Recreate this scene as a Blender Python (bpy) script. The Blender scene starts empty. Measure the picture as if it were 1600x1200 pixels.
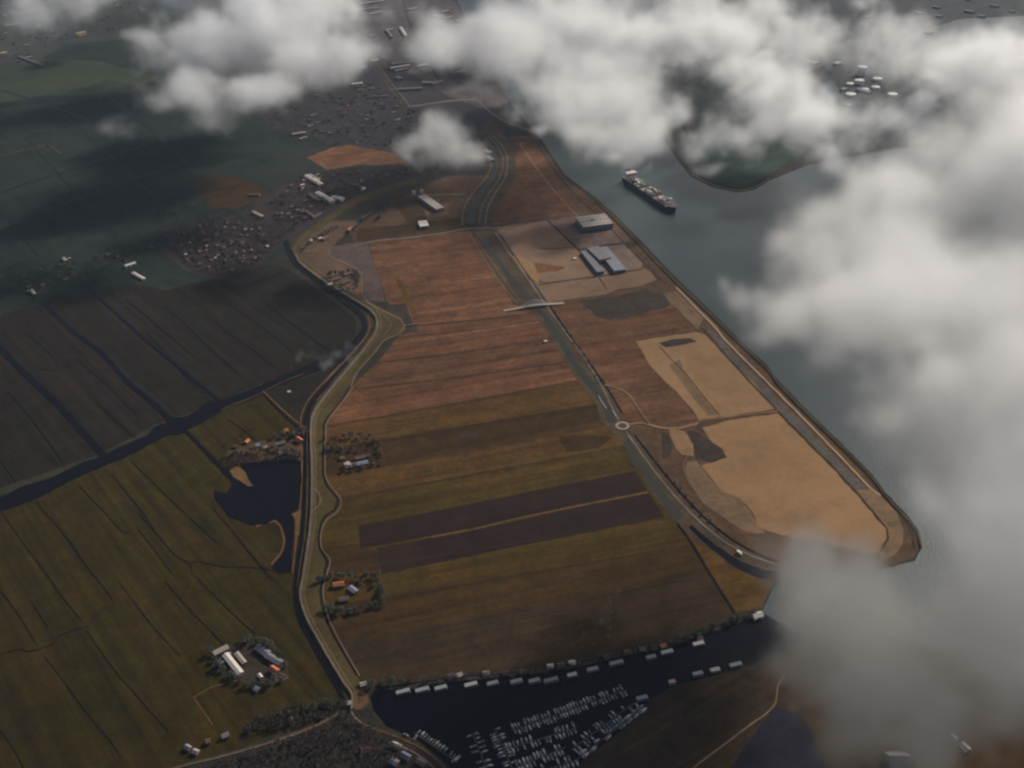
import bpy, bmesh, math, random
import numpy as np
from mathutils import Vector, Matrix
from mathutils.geometry import tessellate_polygon
from mathutils import noise as mnoise

rnd = random.Random(7)
R = math.radians
scn = bpy.context.scene
COL = scn.collection

# ------------------------------------------------------------------ camera
FPX, PITCH, ROLL, CAMH = 1500.0, R(33.0), R(-2.0), 1000.0
cam_d = bpy.data.cameras.new('camera')
cam = bpy.data.objects.new('camera', cam_d); COL.objects.link(cam)
fwd = Vector((0, math.cos(PITCH), -math.sin(PITCH)))
up0 = Vector((0, math.sin(PITCH), math.cos(PITCH)))
rt0 = Vector((1, 0, 0))
cr, sr = math.cos(ROLL), math.sin(ROLL)
rt = rt0 * cr + up0 * sr
up = up0 * cr - rt0 * sr
m = Matrix.Identity(4)
for i in range(3):
    m[i][0] = rt[i]; m[i][1] = up[i]; m[i][2] = -fwd[i]
m[2][3] = CAMH
cam.matrix_world = m
cam_d.sensor_width = 36.0
cam_d.lens = 36.0 * FPX / 1600.0
cam_d.clip_start = 1.0
cam_d.clip_end = 60000.0
scn.camera = cam

# ------------------------------------------------------------------ light
SUN_AZ, SUN_EL = R(48), R(33)
HAZE = 0.000018
world = bpy.data.worlds.new('World'); scn.world = world
world.use_nodes = True
wn = world.node_tree.nodes; wl = world.node_tree.links
wn.clear()
sky = wn.new('ShaderNodeTexSky'); sky.sky_type = 'NISHITA'; sky.sun_disc = False
sky.sun_elevation = SUN_EL; sky.sun_rotation = SUN_AZ
sky.altitude = 0; sky.air_density = 1.0; sky.dust_density = 2.0
bg = wn.new('ShaderNodeBackground'); bg.inputs['Strength'].default_value = 0.06
wo = wn.new('ShaderNodeOutputWorld')
wl.new(sky.outputs[0], bg.inputs[0]); wl.new(bg.outputs[0], wo.inputs[0])
sun_d = bpy.data.lights.new('sun', 'SUN'); sun_d.energy = 4.0; sun_d.angle = R(0.6)
sun_d.color = (1.0, 0.93, 0.84)
sun = bpy.data.objects.new('sun', sun_d); COL.objects.link(sun)
sdir = Vector((math.sin(SUN_AZ) * math.cos(SUN_EL), math.cos(SUN_AZ) * math.cos(SUN_EL), math.sin(SUN_EL)))
sun.rotation_euler = sdir.to_track_quat('Z', 'Y').to_euler()
sun.location = (0, 0, 3000)
scn.view_settings.view_transform = 'Standard'
scn.view_settings.look = 'None'
scn.view_settings.exposure = 0.0
scn.view_settings.gamma = 1.0
scn.view_settings.use_curve_mapping = False
cy = scn.cycles
cy.use_denoising = True
cy.use_adaptive_sampling = True
cy.adaptive_threshold = 0.02
cy.max_bounces = 7
cy.diffuse_bounces = 2
cy.glossy_bounces = 2
cy.volume_bounces = 5
cy.transparent_max_bounces = 64
cy.volume_step_rate = 1.5
cy.pixel_filter_type = 'BLACKMAN_HARRIS'
cy.filter_width = 2.3
cy.volume_max_steps = 512
cy.sample_clamp_indirect = 4.0

# ------------------------------------------------------------------ pixel of the photograph -> point of the ground
def ray(px, py):
    x = (px - 800.0) / FPX; y = -(py - 600.0) / FPX
    return (fwd + rt * x + up * y)
def G(px, py, z=0.0):
    d = ray(px, py)
    t = (z - CAMH) / d.z
    return Vector((d.x * t, d.y * t, z))
def mpp(px, py):                       # metres per photograph pixel, across the view
    d = ray(px, py)
    return (-CAMH / d.z) / FPX
def heading(p, q):
    a, b = G(*p), G(*q)
    return math.atan2(b.y - a.y, b.x - a.x)

# ------------------------------------------------------------------ materials
MATS = {}
def new_mat(name):
    mt = bpy.data.materials.new(name); mt.use_nodes = True
    nt = mt.node_tree; nt.nodes.clear()
    out = nt.nodes.new('ShaderNodeOutputMaterial')
    b = nt.nodes.new('ShaderNodeBsdfPrincipled')
    nt.links.new(b.outputs[0], out.inputs[0])
    return mt, nt, b
def nodes_mix(nt, fac, a, b, mode='MIX'):
    mx = nt.nodes.new('ShaderNodeMix'); mx.data_type = 'RGBA'; mx.blend_type = mode
    if hasattr(fac, 'node'): nt.links.new(fac, mx.inputs[0])
    else: mx.inputs[0].default_value = fac
    for s, v in ((6, a), (7, b)):
        if hasattr(v, 'node'): nt.links.new(v, mx.inputs[s])
        else: mx.inputs[s].default_value = (*v, 1.0)
    return mx.outputs[2]
def nodes_noise(nt, vec, scale, detail=4, rough=0.55, lo=0.35, hi=0.65):
    n = nt.nodes.new('ShaderNodeTexNoise'); n.inputs['Scale'].default_value = scale
    n.inputs['Detail'].default_value = detail; n.inputs['Roughness'].default_value = rough
    nt.links.new(vec, n.inputs['Vector'])
    r = nt.nodes.new('ShaderNodeMapRange'); r.inputs[1].default_value = lo; r.inputs[2].default_value = hi
    nt.links.new(n.outputs[0], r.inputs[0])
    return r.outputs[0]
def ground_mat(name, c1, c2, c3=None, blot=1/140.0, stripe=None, pitch=18.0, samt=0.36, rough=0.95, grain=0.35, seed=0.0, mott=.26):
    """soil / grass: two colours in blotches, a third in patches, fine grain, worked lines along a heading"""
    if name in MATS: return MATS[name]
    mt, nt, b = new_mat(name)
    tc = nt.nodes.new('ShaderNodeNewGeometry')
    mp = nt.nodes.new('ShaderNodeMapping'); mp.inputs['Location'].default_value = (seed * 371.0, seed * 911.0, 0)
    nt.links.new(tc.outputs['Position'], mp.inputs[0])
    v = mp.outputs[0]
    col = nodes_mix(nt, nodes_noise(nt, v, blot, 5, 0.6), c1, c2)
    if c3: col = nodes_mix(nt, nodes_noise(nt, v, blot * 2.7, 6, 0.65, 0.52, 0.66), col, c3)
    if stripe is not None:
        m2 = nt.nodes.new('ShaderNodeMapping'); m2.vector_type = 'TEXTURE'
        m2.inputs['Rotation'].default_value = (0, 0, stripe)
        nt.links.new(tc.outputs['Position'], m2.inputs[0])
        m3 = nt.nodes.new('ShaderNodeMapping'); m3.inputs['Scale'].default_value = (0.02 / pitch, 1.0 / pitch, 0)
        nt.links.new(m2.outputs[0], m3.inputs[0])
        sn = nodes_noise(nt, m3.outputs[0], 1.0, 4, 0.7, 0.3, 0.7)
        mul = nt.nodes.new('ShaderNodeMapRange'); mul.inputs[3].default_value = 1 - samt; mul.inputs[4].default_value = 1 + samt
        nt.links.new(sn, mul.inputs[0])
        vm = nt.nodes.new('ShaderNodeVectorMath'); vm.operation = 'SCALE'
        nt.links.new(col, vm.inputs[0]); nt.links.new(mul.outputs[0], vm.inputs[3])
        col = vm.outputs[0]
    for sc_, am_, dt_ in ((1 / 520.0, .22, 3), (1 / 38.0, mott, 5)):
        f_ = nodes_noise(nt, tc.outputs['Position'], sc_, dt_, 0.65, 0.3, 0.7)
        r_ = nt.nodes.new('ShaderNodeMapRange'); r_.inputs[3].default_value = 1 - am_; r_.inputs[4].default_value = 1 + am_
        nt.links.new(f_, r_.inputs[0])
        s_ = nt.nodes.new('ShaderNodeVectorMath'); s_.operation = 'SCALE'
        nt.links.new(col, s_.inputs[0]); nt.links.new(r_.outputs[0], s_.inputs[3]); col = s_.outputs[0]
    g = nodes_noise(nt, v, 1 / 9.0, 6, 0.7, 0.25, 0.75)
    gm = nt.nodes.new('ShaderNodeMapRange'); gm.inputs[3].default_value = 1 - grain; gm.inputs[4].default_value = 1 + grain
    nt.links.new(g, gm.inputs[0])
    vm = nt.nodes.new('ShaderNodeVectorMath'); vm.operation = 'SCALE'
    nt.links.new(col, vm.inputs[0]); nt.links.new(gm.outputs[0], vm.inputs[3])
    nt.links.new(vm.outputs[0], b.inputs['Base Color'])
    b.inputs['Roughness'].default_value = rough
    b.inputs['Specular IOR Level'].default_value = 0.1
    MATS[name] = mt
    return mt
def water_mat(name, c, rough=0.12, spec=0.5, wave=0.4):
    if name in MATS: return MATS[name]
    mt, nt, b = new_mat(name)
    tc = nt.nodes.new('ShaderNodeNewGeometry')
    col = nodes_mix(nt, nodes_noise(nt, tc.outputs['Position'], 1 / 300.0, 5, 0.6), c, tuple(x * 1.35 for x in c))
    nt.links.new(col, b.inputs['Base Color'])
    b.inputs['Roughness'].default_value = rough
    b.inputs['Specular IOR Level'].default_value = spec
    n = nt.nodes.new('ShaderNodeTexNoise'); n.inputs['Scale'].default_value = 0.22; n.inputs['Detail'].default_value = 4
    nt.links.new(tc.outputs['Position'], n.inputs['Vector'])
    bp = nt.nodes.new('ShaderNodeBump'); bp.inputs['Strength'].default_value = wave; bp.inputs['Distance'].default_value = 0.8
    nt.links.new(n.outputs[0], bp.inputs['Height']); nt.links.new(bp.outputs[0], b.inputs['Normal'])
    MATS[name] = mt
    return mt
def plain_mat(name, c, rough=0.7, var=0.2, scale=0.4, metal=0.0):
    if name in MATS: return MATS[name]
    mt, nt, b = new_mat(name)
    tc = nt.nodes.new('ShaderNodeTexCoord')
    oi = nt.nodes.new('ShaderNodeObjectInfo')
    f = nodes_noise(nt, tc.outputs['Object'], scale, 4, 0.6, 0.3, 0.7)
    mr = nt.nodes.new('ShaderNodeMapRange'); mr.inputs[3].default_value = 1 - var; mr.inputs[4].default_value = 1 + var
    nt.links.new(f, mr.inputs[0])
    m2 = nt.nodes.new('ShaderNodeMapRange'); m2.inputs[3].default_value = 1 - var; m2.inputs[4].default_value = 1 + var
    nt.links.new(oi.outputs['Random'], m2.inputs[0])
    mm = nt.nodes.new('ShaderNodeMath'); mm.operation = 'MULTIPLY'
    nt.links.new(mr.outputs[0], mm.inputs[0]); nt.links.new(m2.outputs[0], mm.inputs[1])
    vm = nt.nodes.new('ShaderNodeVectorMath'); vm.operation = 'SCALE'; vm.inputs[0].default_value = c
    nt.links.new(mm.outputs[0], vm.inputs[3])
    nt.links.new(vm.outputs[0], b.inputs['Base Color'])
    b.inputs['Roughness'].default_value = rough; b.inputs['Metallic'].default_value = metal
    MATS[name] = mt
    return mt

# headings taken from the field pattern
H_MID = heading((560, 820), (990, 736))       # strips between the dikes
H_LEFT = heading((190, 497), (307, 600))      # strips left of the dike, north
H_LSW = heading((152, 900), (282, 1142 - 40)) # strips left of the dike, south
BROWN = ground_mat('brown_fallow_field', (0.1044, 0.0445, 0.0208), (0.1468, 0.0661, 0.0292), (0.0773, 0.0395, 0.0221), stripe=H_MID, pitch=14, seed=1)
BROWN2 = ground_mat('rusty_fallow_field', (0.1134, 0.0482, 0.0234), (0.0945, 0.0468, 0.0234), (0.1436, 0.0708, 0.0326), stripe=H_MID, pitch=22, seed=2)
OLIVE = ground_mat('olive_pasture', (0.0756, 0.0401, 0.0089), (0.0971, 0.0459, 0.0113), (0.0612, 0.0360, 0.0082), stripe=H_MID, pitch=16, seed=3)
OLIVEG = ground_mat('green_pasture', (0.0537, 0.0345, 0.0054), (0.0689, 0.0367, 0.0066), (0.0454, 0.0304, 0.0051), stripe=H_MID, pitch=20, seed=4)
OLIVED = ground_mat('brown_pasture', (0.0412, 0.0224, 0.0060), (0.0508, 0.0252, 0.0070), (0.0339, 0.0211, 0.0050), stripe=H_MID, pitch=16, seed=5)  # brown pasture, dimmed to hold some shade of the lower fields
PLOUGH = ground_mat('ploughed_clay_soil', (0.0228, 0.0121, 0.0097), (0.0285, 0.0149, 0.0110), stripe=H_MID, pitch=5, samt=.18, grain=.25, seed=6)
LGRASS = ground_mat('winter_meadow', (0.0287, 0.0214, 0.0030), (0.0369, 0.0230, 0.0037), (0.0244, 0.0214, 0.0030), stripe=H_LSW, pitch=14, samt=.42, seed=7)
LGRASS2 = ground_mat('shade_darkened_meadow', (0.0188, 0.0124, 0.0088), (0.0156, 0.0133, 0.0083), (0.0227, 0.0144, 0.0095), stripe=H_LEFT, pitch=15, samt=.38, seed=8)  # northern meadow, with cloud shade put into its colour
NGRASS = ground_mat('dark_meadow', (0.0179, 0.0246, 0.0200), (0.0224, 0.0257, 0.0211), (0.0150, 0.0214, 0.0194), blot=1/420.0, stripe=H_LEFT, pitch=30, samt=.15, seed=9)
SAND = ground_mat('raised_sand', (0.2449, 0.1393, 0.0678), (0.2746, 0.1607, 0.0775), (0.2151, 0.1249, 0.0614), blot=1/260.0, grain=.12, mott=.06, seed=10)
SANDP = ground_mat('pale_sand_lot', (0.1734, 0.1080, 0.0686), (0.2095, 0.1289, 0.0789), (0.1517, 0.0941, 0.0604), blot=1/200.0, grain=.12, mott=.06, seed=11)
SANDG = ground_mat('greyish_sand', (0.1445, 0.0920, 0.0518), (0.1785, 0.1120, 0.0612), (0.1190, 0.0800, 0.0432), blot=1/70.0, grain=.2, seed=12)
SCRUB = ground_mat('rough_scrubland', (0.0900, 0.0478, 0.0243), (0.0713, 0.0441, 0.0243), (0.1200, 0.0625, 0.0338), blot=1/90.0, grain=.35, seed=13)
DIRTD = ground_mat('wet_dark_ground', (0.0358, 0.0279, 0.0223), (0.0488, 0.0341, 0.0248), blot=1/60.0, seed=14)
DIKE = ground_mat('dike_grass', (0.0655, 0.0480, 0.0170), (0.0770, 0.0546, 0.0206), (0.0570, 0.0404, 0.0170), blot=1/80.0, grain=.25, seed=15)
VERGE = ground_mat('road_verge_grass', (0.0630, 0.0450, 0.0252), (0.0750, 0.0506, 0.0288), blot=1/60.0, seed=16)
ASPH = ground_mat('asphalt', (0.1360, 0.1062, 0.0850), (0.1615, 0.1232, 0.0978), blot=1/50.0, grain=.15, seed=17)
PATH = ground_mat('gravel_path', (0.1540, 0.1020, 0.0665), (0.1820, 0.1224, 0.0770), blot=1/50.0, grain=.15, seed=18)
CONC = ground_mat('pale_concrete', (0.2700, 0.2250, 0.1875), (0.3150, 0.2625, 0.2175), blot=1/50.0, grain=.12, mott=.06, seed=19)
REED = ground_mat('dry_reeds', (0.1275, 0.0665, 0.0292), (0.1500, 0.0805, 0.0325), blot=1/30.0, seed=20)
CANAL = water_mat('ship_canal_water', (.014, .026, .029), rough=.42, spec=.32)
DITCHW = water_mat('ditch_water', (.005, .0045, .008), rough=.35, spec=.05)
HARB = water_mat('harbour_water', (.0015, .0015, .004), rough=.3, spec=.08)
GREENW = water_mat('weedy_canal_water', (.026, .026, .020), rough=.5, spec=.12)
M_WALL = plain_mat('house_brick', (.16, .085, .06))
M_WALLW = plain_mat('white_wall', (.55, .5, .45))
M_WALLG = plain_mat('grey_cladding', (.16, .16, .17))
M_TILE_R = plain_mat('red_roof_tile', (.13, .055, .04))
M_TILE_O = plain_mat('orange_roof_tile', (.42, .13, .045))
M_TILE_D = plain_mat('dark_roof_tile', (.045, .038, .042))
M_TILE_B = plain_mat('brown_roof_tile', (.09, .055, .048))
M_WHITE = plain_mat('white_sheet_roof', (.58, .51, .43), var=.12)
M_PALE = plain_mat('pale_grey_roof', (.30, .26, .22), var=.1)
M_GREY = plain_mat('grey_roof', (.14, .13, .14))
M_BLUE = plain_mat('blue_grey_roof', (.17, .17, .20))
M_YELL = plain_mat('yellow_block_wall', (.5, .38, .2))
OLIVEK = ground_mat('shade_darkened_brown_pasture', (.034, .021, .0085), (.044, .025, .0105), (.028, .02, .0075), stripe=H_MID, pitch=16, seed=45)  # browner pasture, with shade over the lowest strips put into its colour
M_BARK = plain_mat('tree_bark', (.05, .035, .026))
M_TWIG = plain_mat('winter_twigs', (.10, .072, .055), var=.3, scale=.8)
M_LEAF = plain_mat('dark_foliage', (.042, .052, .03), var=.35, scale=.8)
M_GLASS = plain_mat('dark_window', (.02, .025, .03), rough=.15)
M_DOOR = plain_mat('dark_door', (.05, .045, .05))

# ------------------------------------------------------------------ mesh helpers
def mesh_obj(name, verts, faces, mat, parent=None, loc=None):
    me = bpy.data.meshes.new(name); me.from_pydata([tuple(v) for v in verts], [], faces); me.validate(); me.update()
    me.materials.append(mat)
    o = bpy.data.objects.new(name, me); COL.objects.link(o)
    if parent is not None: o.parent = parent
    if loc is not None: o.location = loc
    return o
def tag(o, label=None, cat=None, group=None, kind=None):
    if label: o['label'] = label
    if cat: o['category'] = cat
    if group: o['group'] = group
    if kind: o['kind'] = kind
    return o
def thing(name, loc, rz=0, label=None, cat=None, group=None):
    o = bpy.data.objects.new(name, None); COL.objects.link(o)
    o.location = loc; o.rotation_euler = (0, 0, rz); o.empty_display_size = 1
    return tag(o, label, cat, group)
def densify(pts, step=12.0, closed=True):
    out = []
    n = len(pts)
    for i in range(n if closed else n - 1):
        a = pts[i]; b = pts[(i + 1) % n]
        d = math.dist(a, b); k = max(1, int(d / step))
        for j in range(k): out.append((a[0] + (b[0] - a[0]) * j / k, a[1] + (b[1] - a[1]) * j / k))
    if not closed: out.append(tuple(pts[-1]))
    return out
def spline(pts, step=8.0):
    P = [Vector(p) for p in pts]
    if len(P) < 3: return densify(pts, step, False)
    P = [P[0] * 2 - P[1]] + P + [P[-1] * 2 - P[-2]]
    out = []
    for i in range(1, len(P) - 2):
        p0, p1, p2, p3 = P[i - 1:i + 3]
        k = max(1, int((p2 - p1).length / step))
        for j in range(k):
            t = j / k
            out.append(tuple(0.5 * ((2 * p1) + (p2 - p0) * t + (2 * p0 - 5 * p1 + 4 * p2 - p3) * t * t + (3 * p1 - p0 - 3 * p2 + p3) * t ** 3)))
    out.append(tuple(P[-2]))
    return out
def jit(p, amp, f=0.12):
    v = mnoise.noise_vector(Vector((p[0] * f, p[1] * f, 3.7)))
    return (p[0] + v.x * amp * 1.6, p[1] + v.y * amp * 1.3)
def sheet(name, pts, z, mat, j=0.7, kind='structure', label=None, step=10):
    P = [jit(p, j) for p in densify(pts, step)]
    V = [G(x, y, z) for x, y in P]
    F = tessellate_polygon([V])
    F = [f if (V[f[1]] - V[f[0]]).cross(V[f[2]] - V[f[0]]).z > 0 else tuple(reversed(f)) for f in F]
    return tag(mesh_obj(name, V, F, mat), label=label, kind=kind)
def band(name, pts, w, z, mat, w2=None, j=0.35, smooth=True, kind='structure', wj=0.25, h=0.0):
    """a strip along a traced line, w photograph pixels wide; h raises it as a bank with sloping sides"""
    P = spline(pts) if smooth else densify(pts, 8, False)
    P = [jit(p, j) for p in P]
    n = len(P); V = []; F = []
    for i, p in enumerate(P):
        a = Vector(P[max(0, i - 1)]); b = Vector(P[min(n - 1, i + 1)])
        d = (b - a); d.normalize(); nrm = Vector((-d.y, d.x))
        t = i / (n - 1)
        ww = (w if w2 is None else w + (w2 - w) * t) * 0.5
        ww *= 1 + wj * mnoise.noise(Vector((p[0] * .2, p[1] * .2, 9)))
        q = Vector(p)
        if h:
            ring = [(-1, 0), (-.45, h), (.45, h), (1, 0)]
            for s, hh in ring:
                c = q + nrm * ww * s; g = G(c.x, c.y, z); g.z = z + hh; V.append(g)
        else:
            for s in (-1, 1):
                c = q + nrm * ww * s; V.append(G(c.x, c.y, z))
    k = 4 if h else 2
    for i in range(n - 1):
        for s in range(k - 1):
            a = i * k + s
            F.append((a, a + 1, a + k + 1, a + k))
    a, b, c = V[F[0][0]], V[F[0][1]], V[F[0][2]]
    if (b - a).cross(c - a).z < 0: F = [tuple(reversed(f)) for f in F]
    return tag(mesh_obj(name, V, F, mat), kind=kind)

# ================================================================== SETTING
# ground sheet
S = 28000
tag(mesh_obj('ground', [(-S, -S, 0), (S, -S, 0), (S, S, 0), (-S, S, 0)], [(0, 1, 2, 3)], ground_mat('lowland_soil', (.030, .026, .018), (.038, .031, .02), (.026, .026, .018), blot=1/300., seed=60)), kind='structure')
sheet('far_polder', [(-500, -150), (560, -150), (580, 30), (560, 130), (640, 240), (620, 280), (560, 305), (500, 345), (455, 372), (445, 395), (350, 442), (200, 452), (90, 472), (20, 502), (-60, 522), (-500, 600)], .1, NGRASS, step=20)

# ---- ship canal and the harbour water that joins it
west_bank = [(700, -60), (715, 0), (740, 60), (770, 120), (800, 165), (838, 207), (882, 272), (922, 302), (960, 334), (1005, 380), (1050, 427), (1100, 475),
             (1150, 525), (1200, 572), (1218, 600), (1262, 642), (1314, 692), (1362, 740), (1384, 770), (1418, 805), (1436, 830), (1441, 855),
             (1430, 876), (1385, 888), (1300, 893), (1228, 900), (1206, 925), (1190, 957)]
sheet('ship_canal', west_bank + [(1260, 1000), (1400, 1000), (1600, 1040), (1900, 1100), (2100, 700), (2000, 300), (1700, 262), (1500, 232), (1400, 232), (1262, 258),
      (1202, 282), (1180, 296), (1150, 301), (1112, 292), (1080, 276), (1058, 250), (1020, 190), (975, 120), (930, 60), (895, 0), (870, -60)], .2, CANAL)
sheet('harbour_water', [(1188, 955), (1150, 966), (1100, 984), (1050, 1004), (975, 1018), (900, 1036), (800, 1050), (700, 1058), (650, 1066), (590, 1073), (578, 1088),
      (584, 1110), (604, 1134), (630, 1146), (652, 1156), (690, 1186), (706, 1202), (730, 1250), (880, 1250), (912, 1187), (960, 1150), (997, 1119), (1008, 1097),
      (1050, 1073), (1125, 1052), (1175, 1036), (1240, 1014), (1262, 1000)], .35, HARB, j=.9)

# ---- meadows left of the dike
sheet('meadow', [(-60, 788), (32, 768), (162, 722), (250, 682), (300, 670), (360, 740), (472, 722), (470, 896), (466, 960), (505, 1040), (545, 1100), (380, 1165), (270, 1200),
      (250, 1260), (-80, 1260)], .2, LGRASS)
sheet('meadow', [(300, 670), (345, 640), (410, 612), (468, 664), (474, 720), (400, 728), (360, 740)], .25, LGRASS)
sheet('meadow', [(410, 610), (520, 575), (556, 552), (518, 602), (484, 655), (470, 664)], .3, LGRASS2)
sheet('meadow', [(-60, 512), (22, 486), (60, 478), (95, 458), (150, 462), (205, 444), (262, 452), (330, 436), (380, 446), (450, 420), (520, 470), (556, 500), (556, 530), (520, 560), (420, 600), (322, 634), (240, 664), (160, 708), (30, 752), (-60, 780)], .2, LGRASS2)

# ---- polder between the dike and the main road, in strips
Lft = [(377, 575), (430, 592), (470, 604), (509, 637), (528, 620), (566, 590), (600, 552), (625, 533), (657, 510), (675, 506), (740, 505), (760, 513), (780, 530), (795, 526), (807, 509),
       (825, 501), (855, 500), (875, 513), (897, 508), (962, 508), (1000, 526), (1060, 560), (1074, 570)]
Rgt = [(360, 735), (475, 803), (485, 832), (525, 858), (575, 891), (600, 906), (632, 934), (657, 938), (690, 971), (730, 992), (775, 1022), (815, 1054), (850, 1078), (897, 1108), (956, 1150), (975, 1155)]
def xat(tab, y):
    for (y0, x0), (y1, x1) in zip(tab, tab[1:]):
        if y0 <= y <= y1: return x0 + (x1 - x0) * (y - y0) / (y1 - y0)
    return tab[-1][1] if y > tab[-1][0] else tab[0][1]
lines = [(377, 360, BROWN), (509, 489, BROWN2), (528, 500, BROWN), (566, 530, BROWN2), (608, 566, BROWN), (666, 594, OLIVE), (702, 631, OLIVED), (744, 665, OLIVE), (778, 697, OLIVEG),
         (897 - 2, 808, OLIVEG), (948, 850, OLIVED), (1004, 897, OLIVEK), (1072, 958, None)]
for (ya, yb, mt), (yc, yd, _) in zip(lines, lines[1:]):
    lp = [(x, y) for y, x in Lft if ya < y < yc]
    rp = [(x, y) for y, x in Rgt if yb < y < yd]
    pts = [(xat(Lft, ya), ya)] + lp + [(xat(Lft, yc), yc)] + [(xat(Rgt, yd), yd)] + rp[::-1] + [(xat(Rgt, yb), yb)]
    sheet('field', pts, .3, mt, j=.5)
for (ya, yb, mt) in lines[1:-1]:
    band('ditch', [(xat(Lft, ya), ya), ((xat(Lft, ya) + xat(Rgt, yb)) / 2, (ya + yb) / 2 + 2), (xat(Rgt, yb), yb)], 1.0, .8, DIRTD, wj=.6, j=.6)
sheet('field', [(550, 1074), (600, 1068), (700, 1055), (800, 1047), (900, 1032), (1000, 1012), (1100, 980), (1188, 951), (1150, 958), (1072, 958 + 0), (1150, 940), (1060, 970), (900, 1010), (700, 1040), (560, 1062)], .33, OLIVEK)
sheet('ploughed_field', [(560, 821), (655, 803), (800, 774), (900, 754), (991, 736), (1013, 768), (900, 789), (800, 812), (655, 840), (585, 853), (563, 856)], .6, PLOUGH)
sheet('ploughed_field', [(589, 856), (655, 845), (790, 818), (900, 793), (1014, 771), (1039, 807), (900, 836), (800, 855), (700, 876), (597, 897)], .6, PLOUGH)
band('grass_strip', [(660, 841), (735, 828), (800, 812), (905, 790), (1012, 769)], 2.2, .75, REED, w2=2.6)
# darker and lighter patches in the upper brown field
sheet('wet_patch', [(603, 476), (634, 474), (648, 515), (628, 524), (612, 500)], .45, DIRTD)
sheet('wet_patch', [(634, 508), (650, 507), (653, 518), (630, 521)], .5, DIRTD)
sheet('fallow_patch', [(575, 378), (640, 380), (668, 440), (690, 475), (637, 474), (606, 470), (590, 425)], .4, BROWN2)
sheet('grass_patch', [(616, 432), (624, 432), (652, 492), (643, 492)], .55, OLIVE)
sheet('dark_patch', [(714, 678), (752, 672), (756, 680), (720, 685)], .5, DIRTD, j=1)
sheet('dark_patch', [(873, 682), (905, 678), (958, 683), (935, 700), (885, 706)], .5, OLIVED, j=2)
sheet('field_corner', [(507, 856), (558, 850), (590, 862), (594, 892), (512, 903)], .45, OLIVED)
sheet('grey_meadow', [(520, 385), (560, 378), (573, 378), (590, 425), (603, 472), (570, 470), (567, 428), (552, 416), (522, 403)], .4, ground_mat('bluish_meadow', (.075, .055, .048), (.09, .06, .05), blot=1/60., seed=23))
sheet('river_foreland', [(458, 380), (500, 345), (560, 345), (520, 385), (522, 403), (552, 416), (567, 428), (568, 470), (540, 455), (470, 412)], .3, ground_mat('foreland_grass', (.10, .062, .04), (.12, .072, .045), blot=1/60., seed=24))
sheet('river_foreland', [(545, 362), (640, 300), (700, 275), (760, 275), (735, 310), (724, 352), (640, 372), (556, 380)], .25, SCRUB)
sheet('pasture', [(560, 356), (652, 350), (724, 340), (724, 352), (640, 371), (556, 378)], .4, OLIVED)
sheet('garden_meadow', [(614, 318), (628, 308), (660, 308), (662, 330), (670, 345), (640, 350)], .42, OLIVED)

# ---- dike body with its road
sheet('dike_grass_field', [(448, 392), (462, 372), (484, 358), (520, 330), (555, 308), (605, 292), (650, 280), (652, 286), (608, 300), (560, 318), (525, 340), (492, 364), (472, 380), (468, 398), (486, 420), (514, 441), (552, 463),
      (575, 472), (600, 484), (628, 496), (633, 510), (622, 522), (598, 533), (582, 552), (556, 585), (535, 620), (509, 655), (505, 675), (503, 740), (510, 760), (526, 780), (523, 795), (506, 806), (498, 825), (497, 855),
      (508, 875), (505, 897), (500, 930), (507, 962), (525, 1000), (560, 1060), (574, 1082), (576, 1100), (560, 1108), (545, 1100), (530, 1070), (505, 1030), (476, 970), (463, 930), (464, 897), (474, 850), (479, 780), (479, 675), (482, 650), (497, 622),
      (520, 596), (548, 565), (568, 540), (582, 520), (582, 500), (572, 486), (548, 470), (510, 447), (478, 424), (458, 405)], .5, DIKE, j=.5)
dike_line = [(455, 392), (468, 374), (484, 362), (520, 336), (555, 313), (605, 296), (650, 283)]
band('dike', dike_line, 9, .55, DIKE, h=3.0)
dike_s = [(460, 396), (466, 408), (482, 421), (512, 443), (550, 466), (580, 486), (588, 502), (585, 520), (570, 542), (550, 567), (525, 596), (502, 625), (487, 650), (484.5, 675), (486, 725), (486, 775), (484.5, 812), (480, 850), (473, 897), (468, 930), (478, 965),
          (500, 1005), (520, 1040), (537, 1067), (549, 1085), (548, 1108)]
band('dike', [(x + 2.5, y) for x, y in dike_s], 13, .58, DIKE, h=3.5)
band('dike_road', [(x + 1.5, y) for x, y in dike_s], 3.6, 4.3, ASPH, wj=.15)
band('dike_ditch', [(548, 604), (533, 625), (508, 657), (505.5, 675), (504.5, 740), (512, 760), (528, 781), (524, 796), (507, 807), (499.5, 825), (498.5, 855), (511, 875), (506, 899), (500, 925), (507, 962), (525, 1000), (558, 1056)], 1.8, .8, DITCHW)
band('foot_path', [(552, 604), (537, 626), (512, 658), (509, 676), (508, 738), (516, 758), (533, 781), (528, 799), (511, 811), (503, 828), (502, 855), (516, 875), (510, 899), (505, 925), (512, 962), (530, 1000), (562, 1056)], 2.0, .9, PATH)
band('loop_path', [(486, 762), (497, 768), (502, 780), (498, 790), (486, 800)], 1.8, 4.4, PATH)
sheet('loop_hollow', [(489, 766), (496, 771), (498, 780), (494, 788), (488, 793)], .62, DIRTD, j=.3)
band('foot_path', [(514, 390), (513, 397), (522, 404), (553, 417), (565, 427), (566, 450), (571, 468), (600, 486), (626, 499), (633, 510), (622, 522), (600, 532), (584, 552), (558, 582), (548, 604)], 1.9, .95, PATH)
band('foot_path', [(575, 472), (600, 492), (612, 508), (600, 522)], 1.1, .9, PATH)

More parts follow.
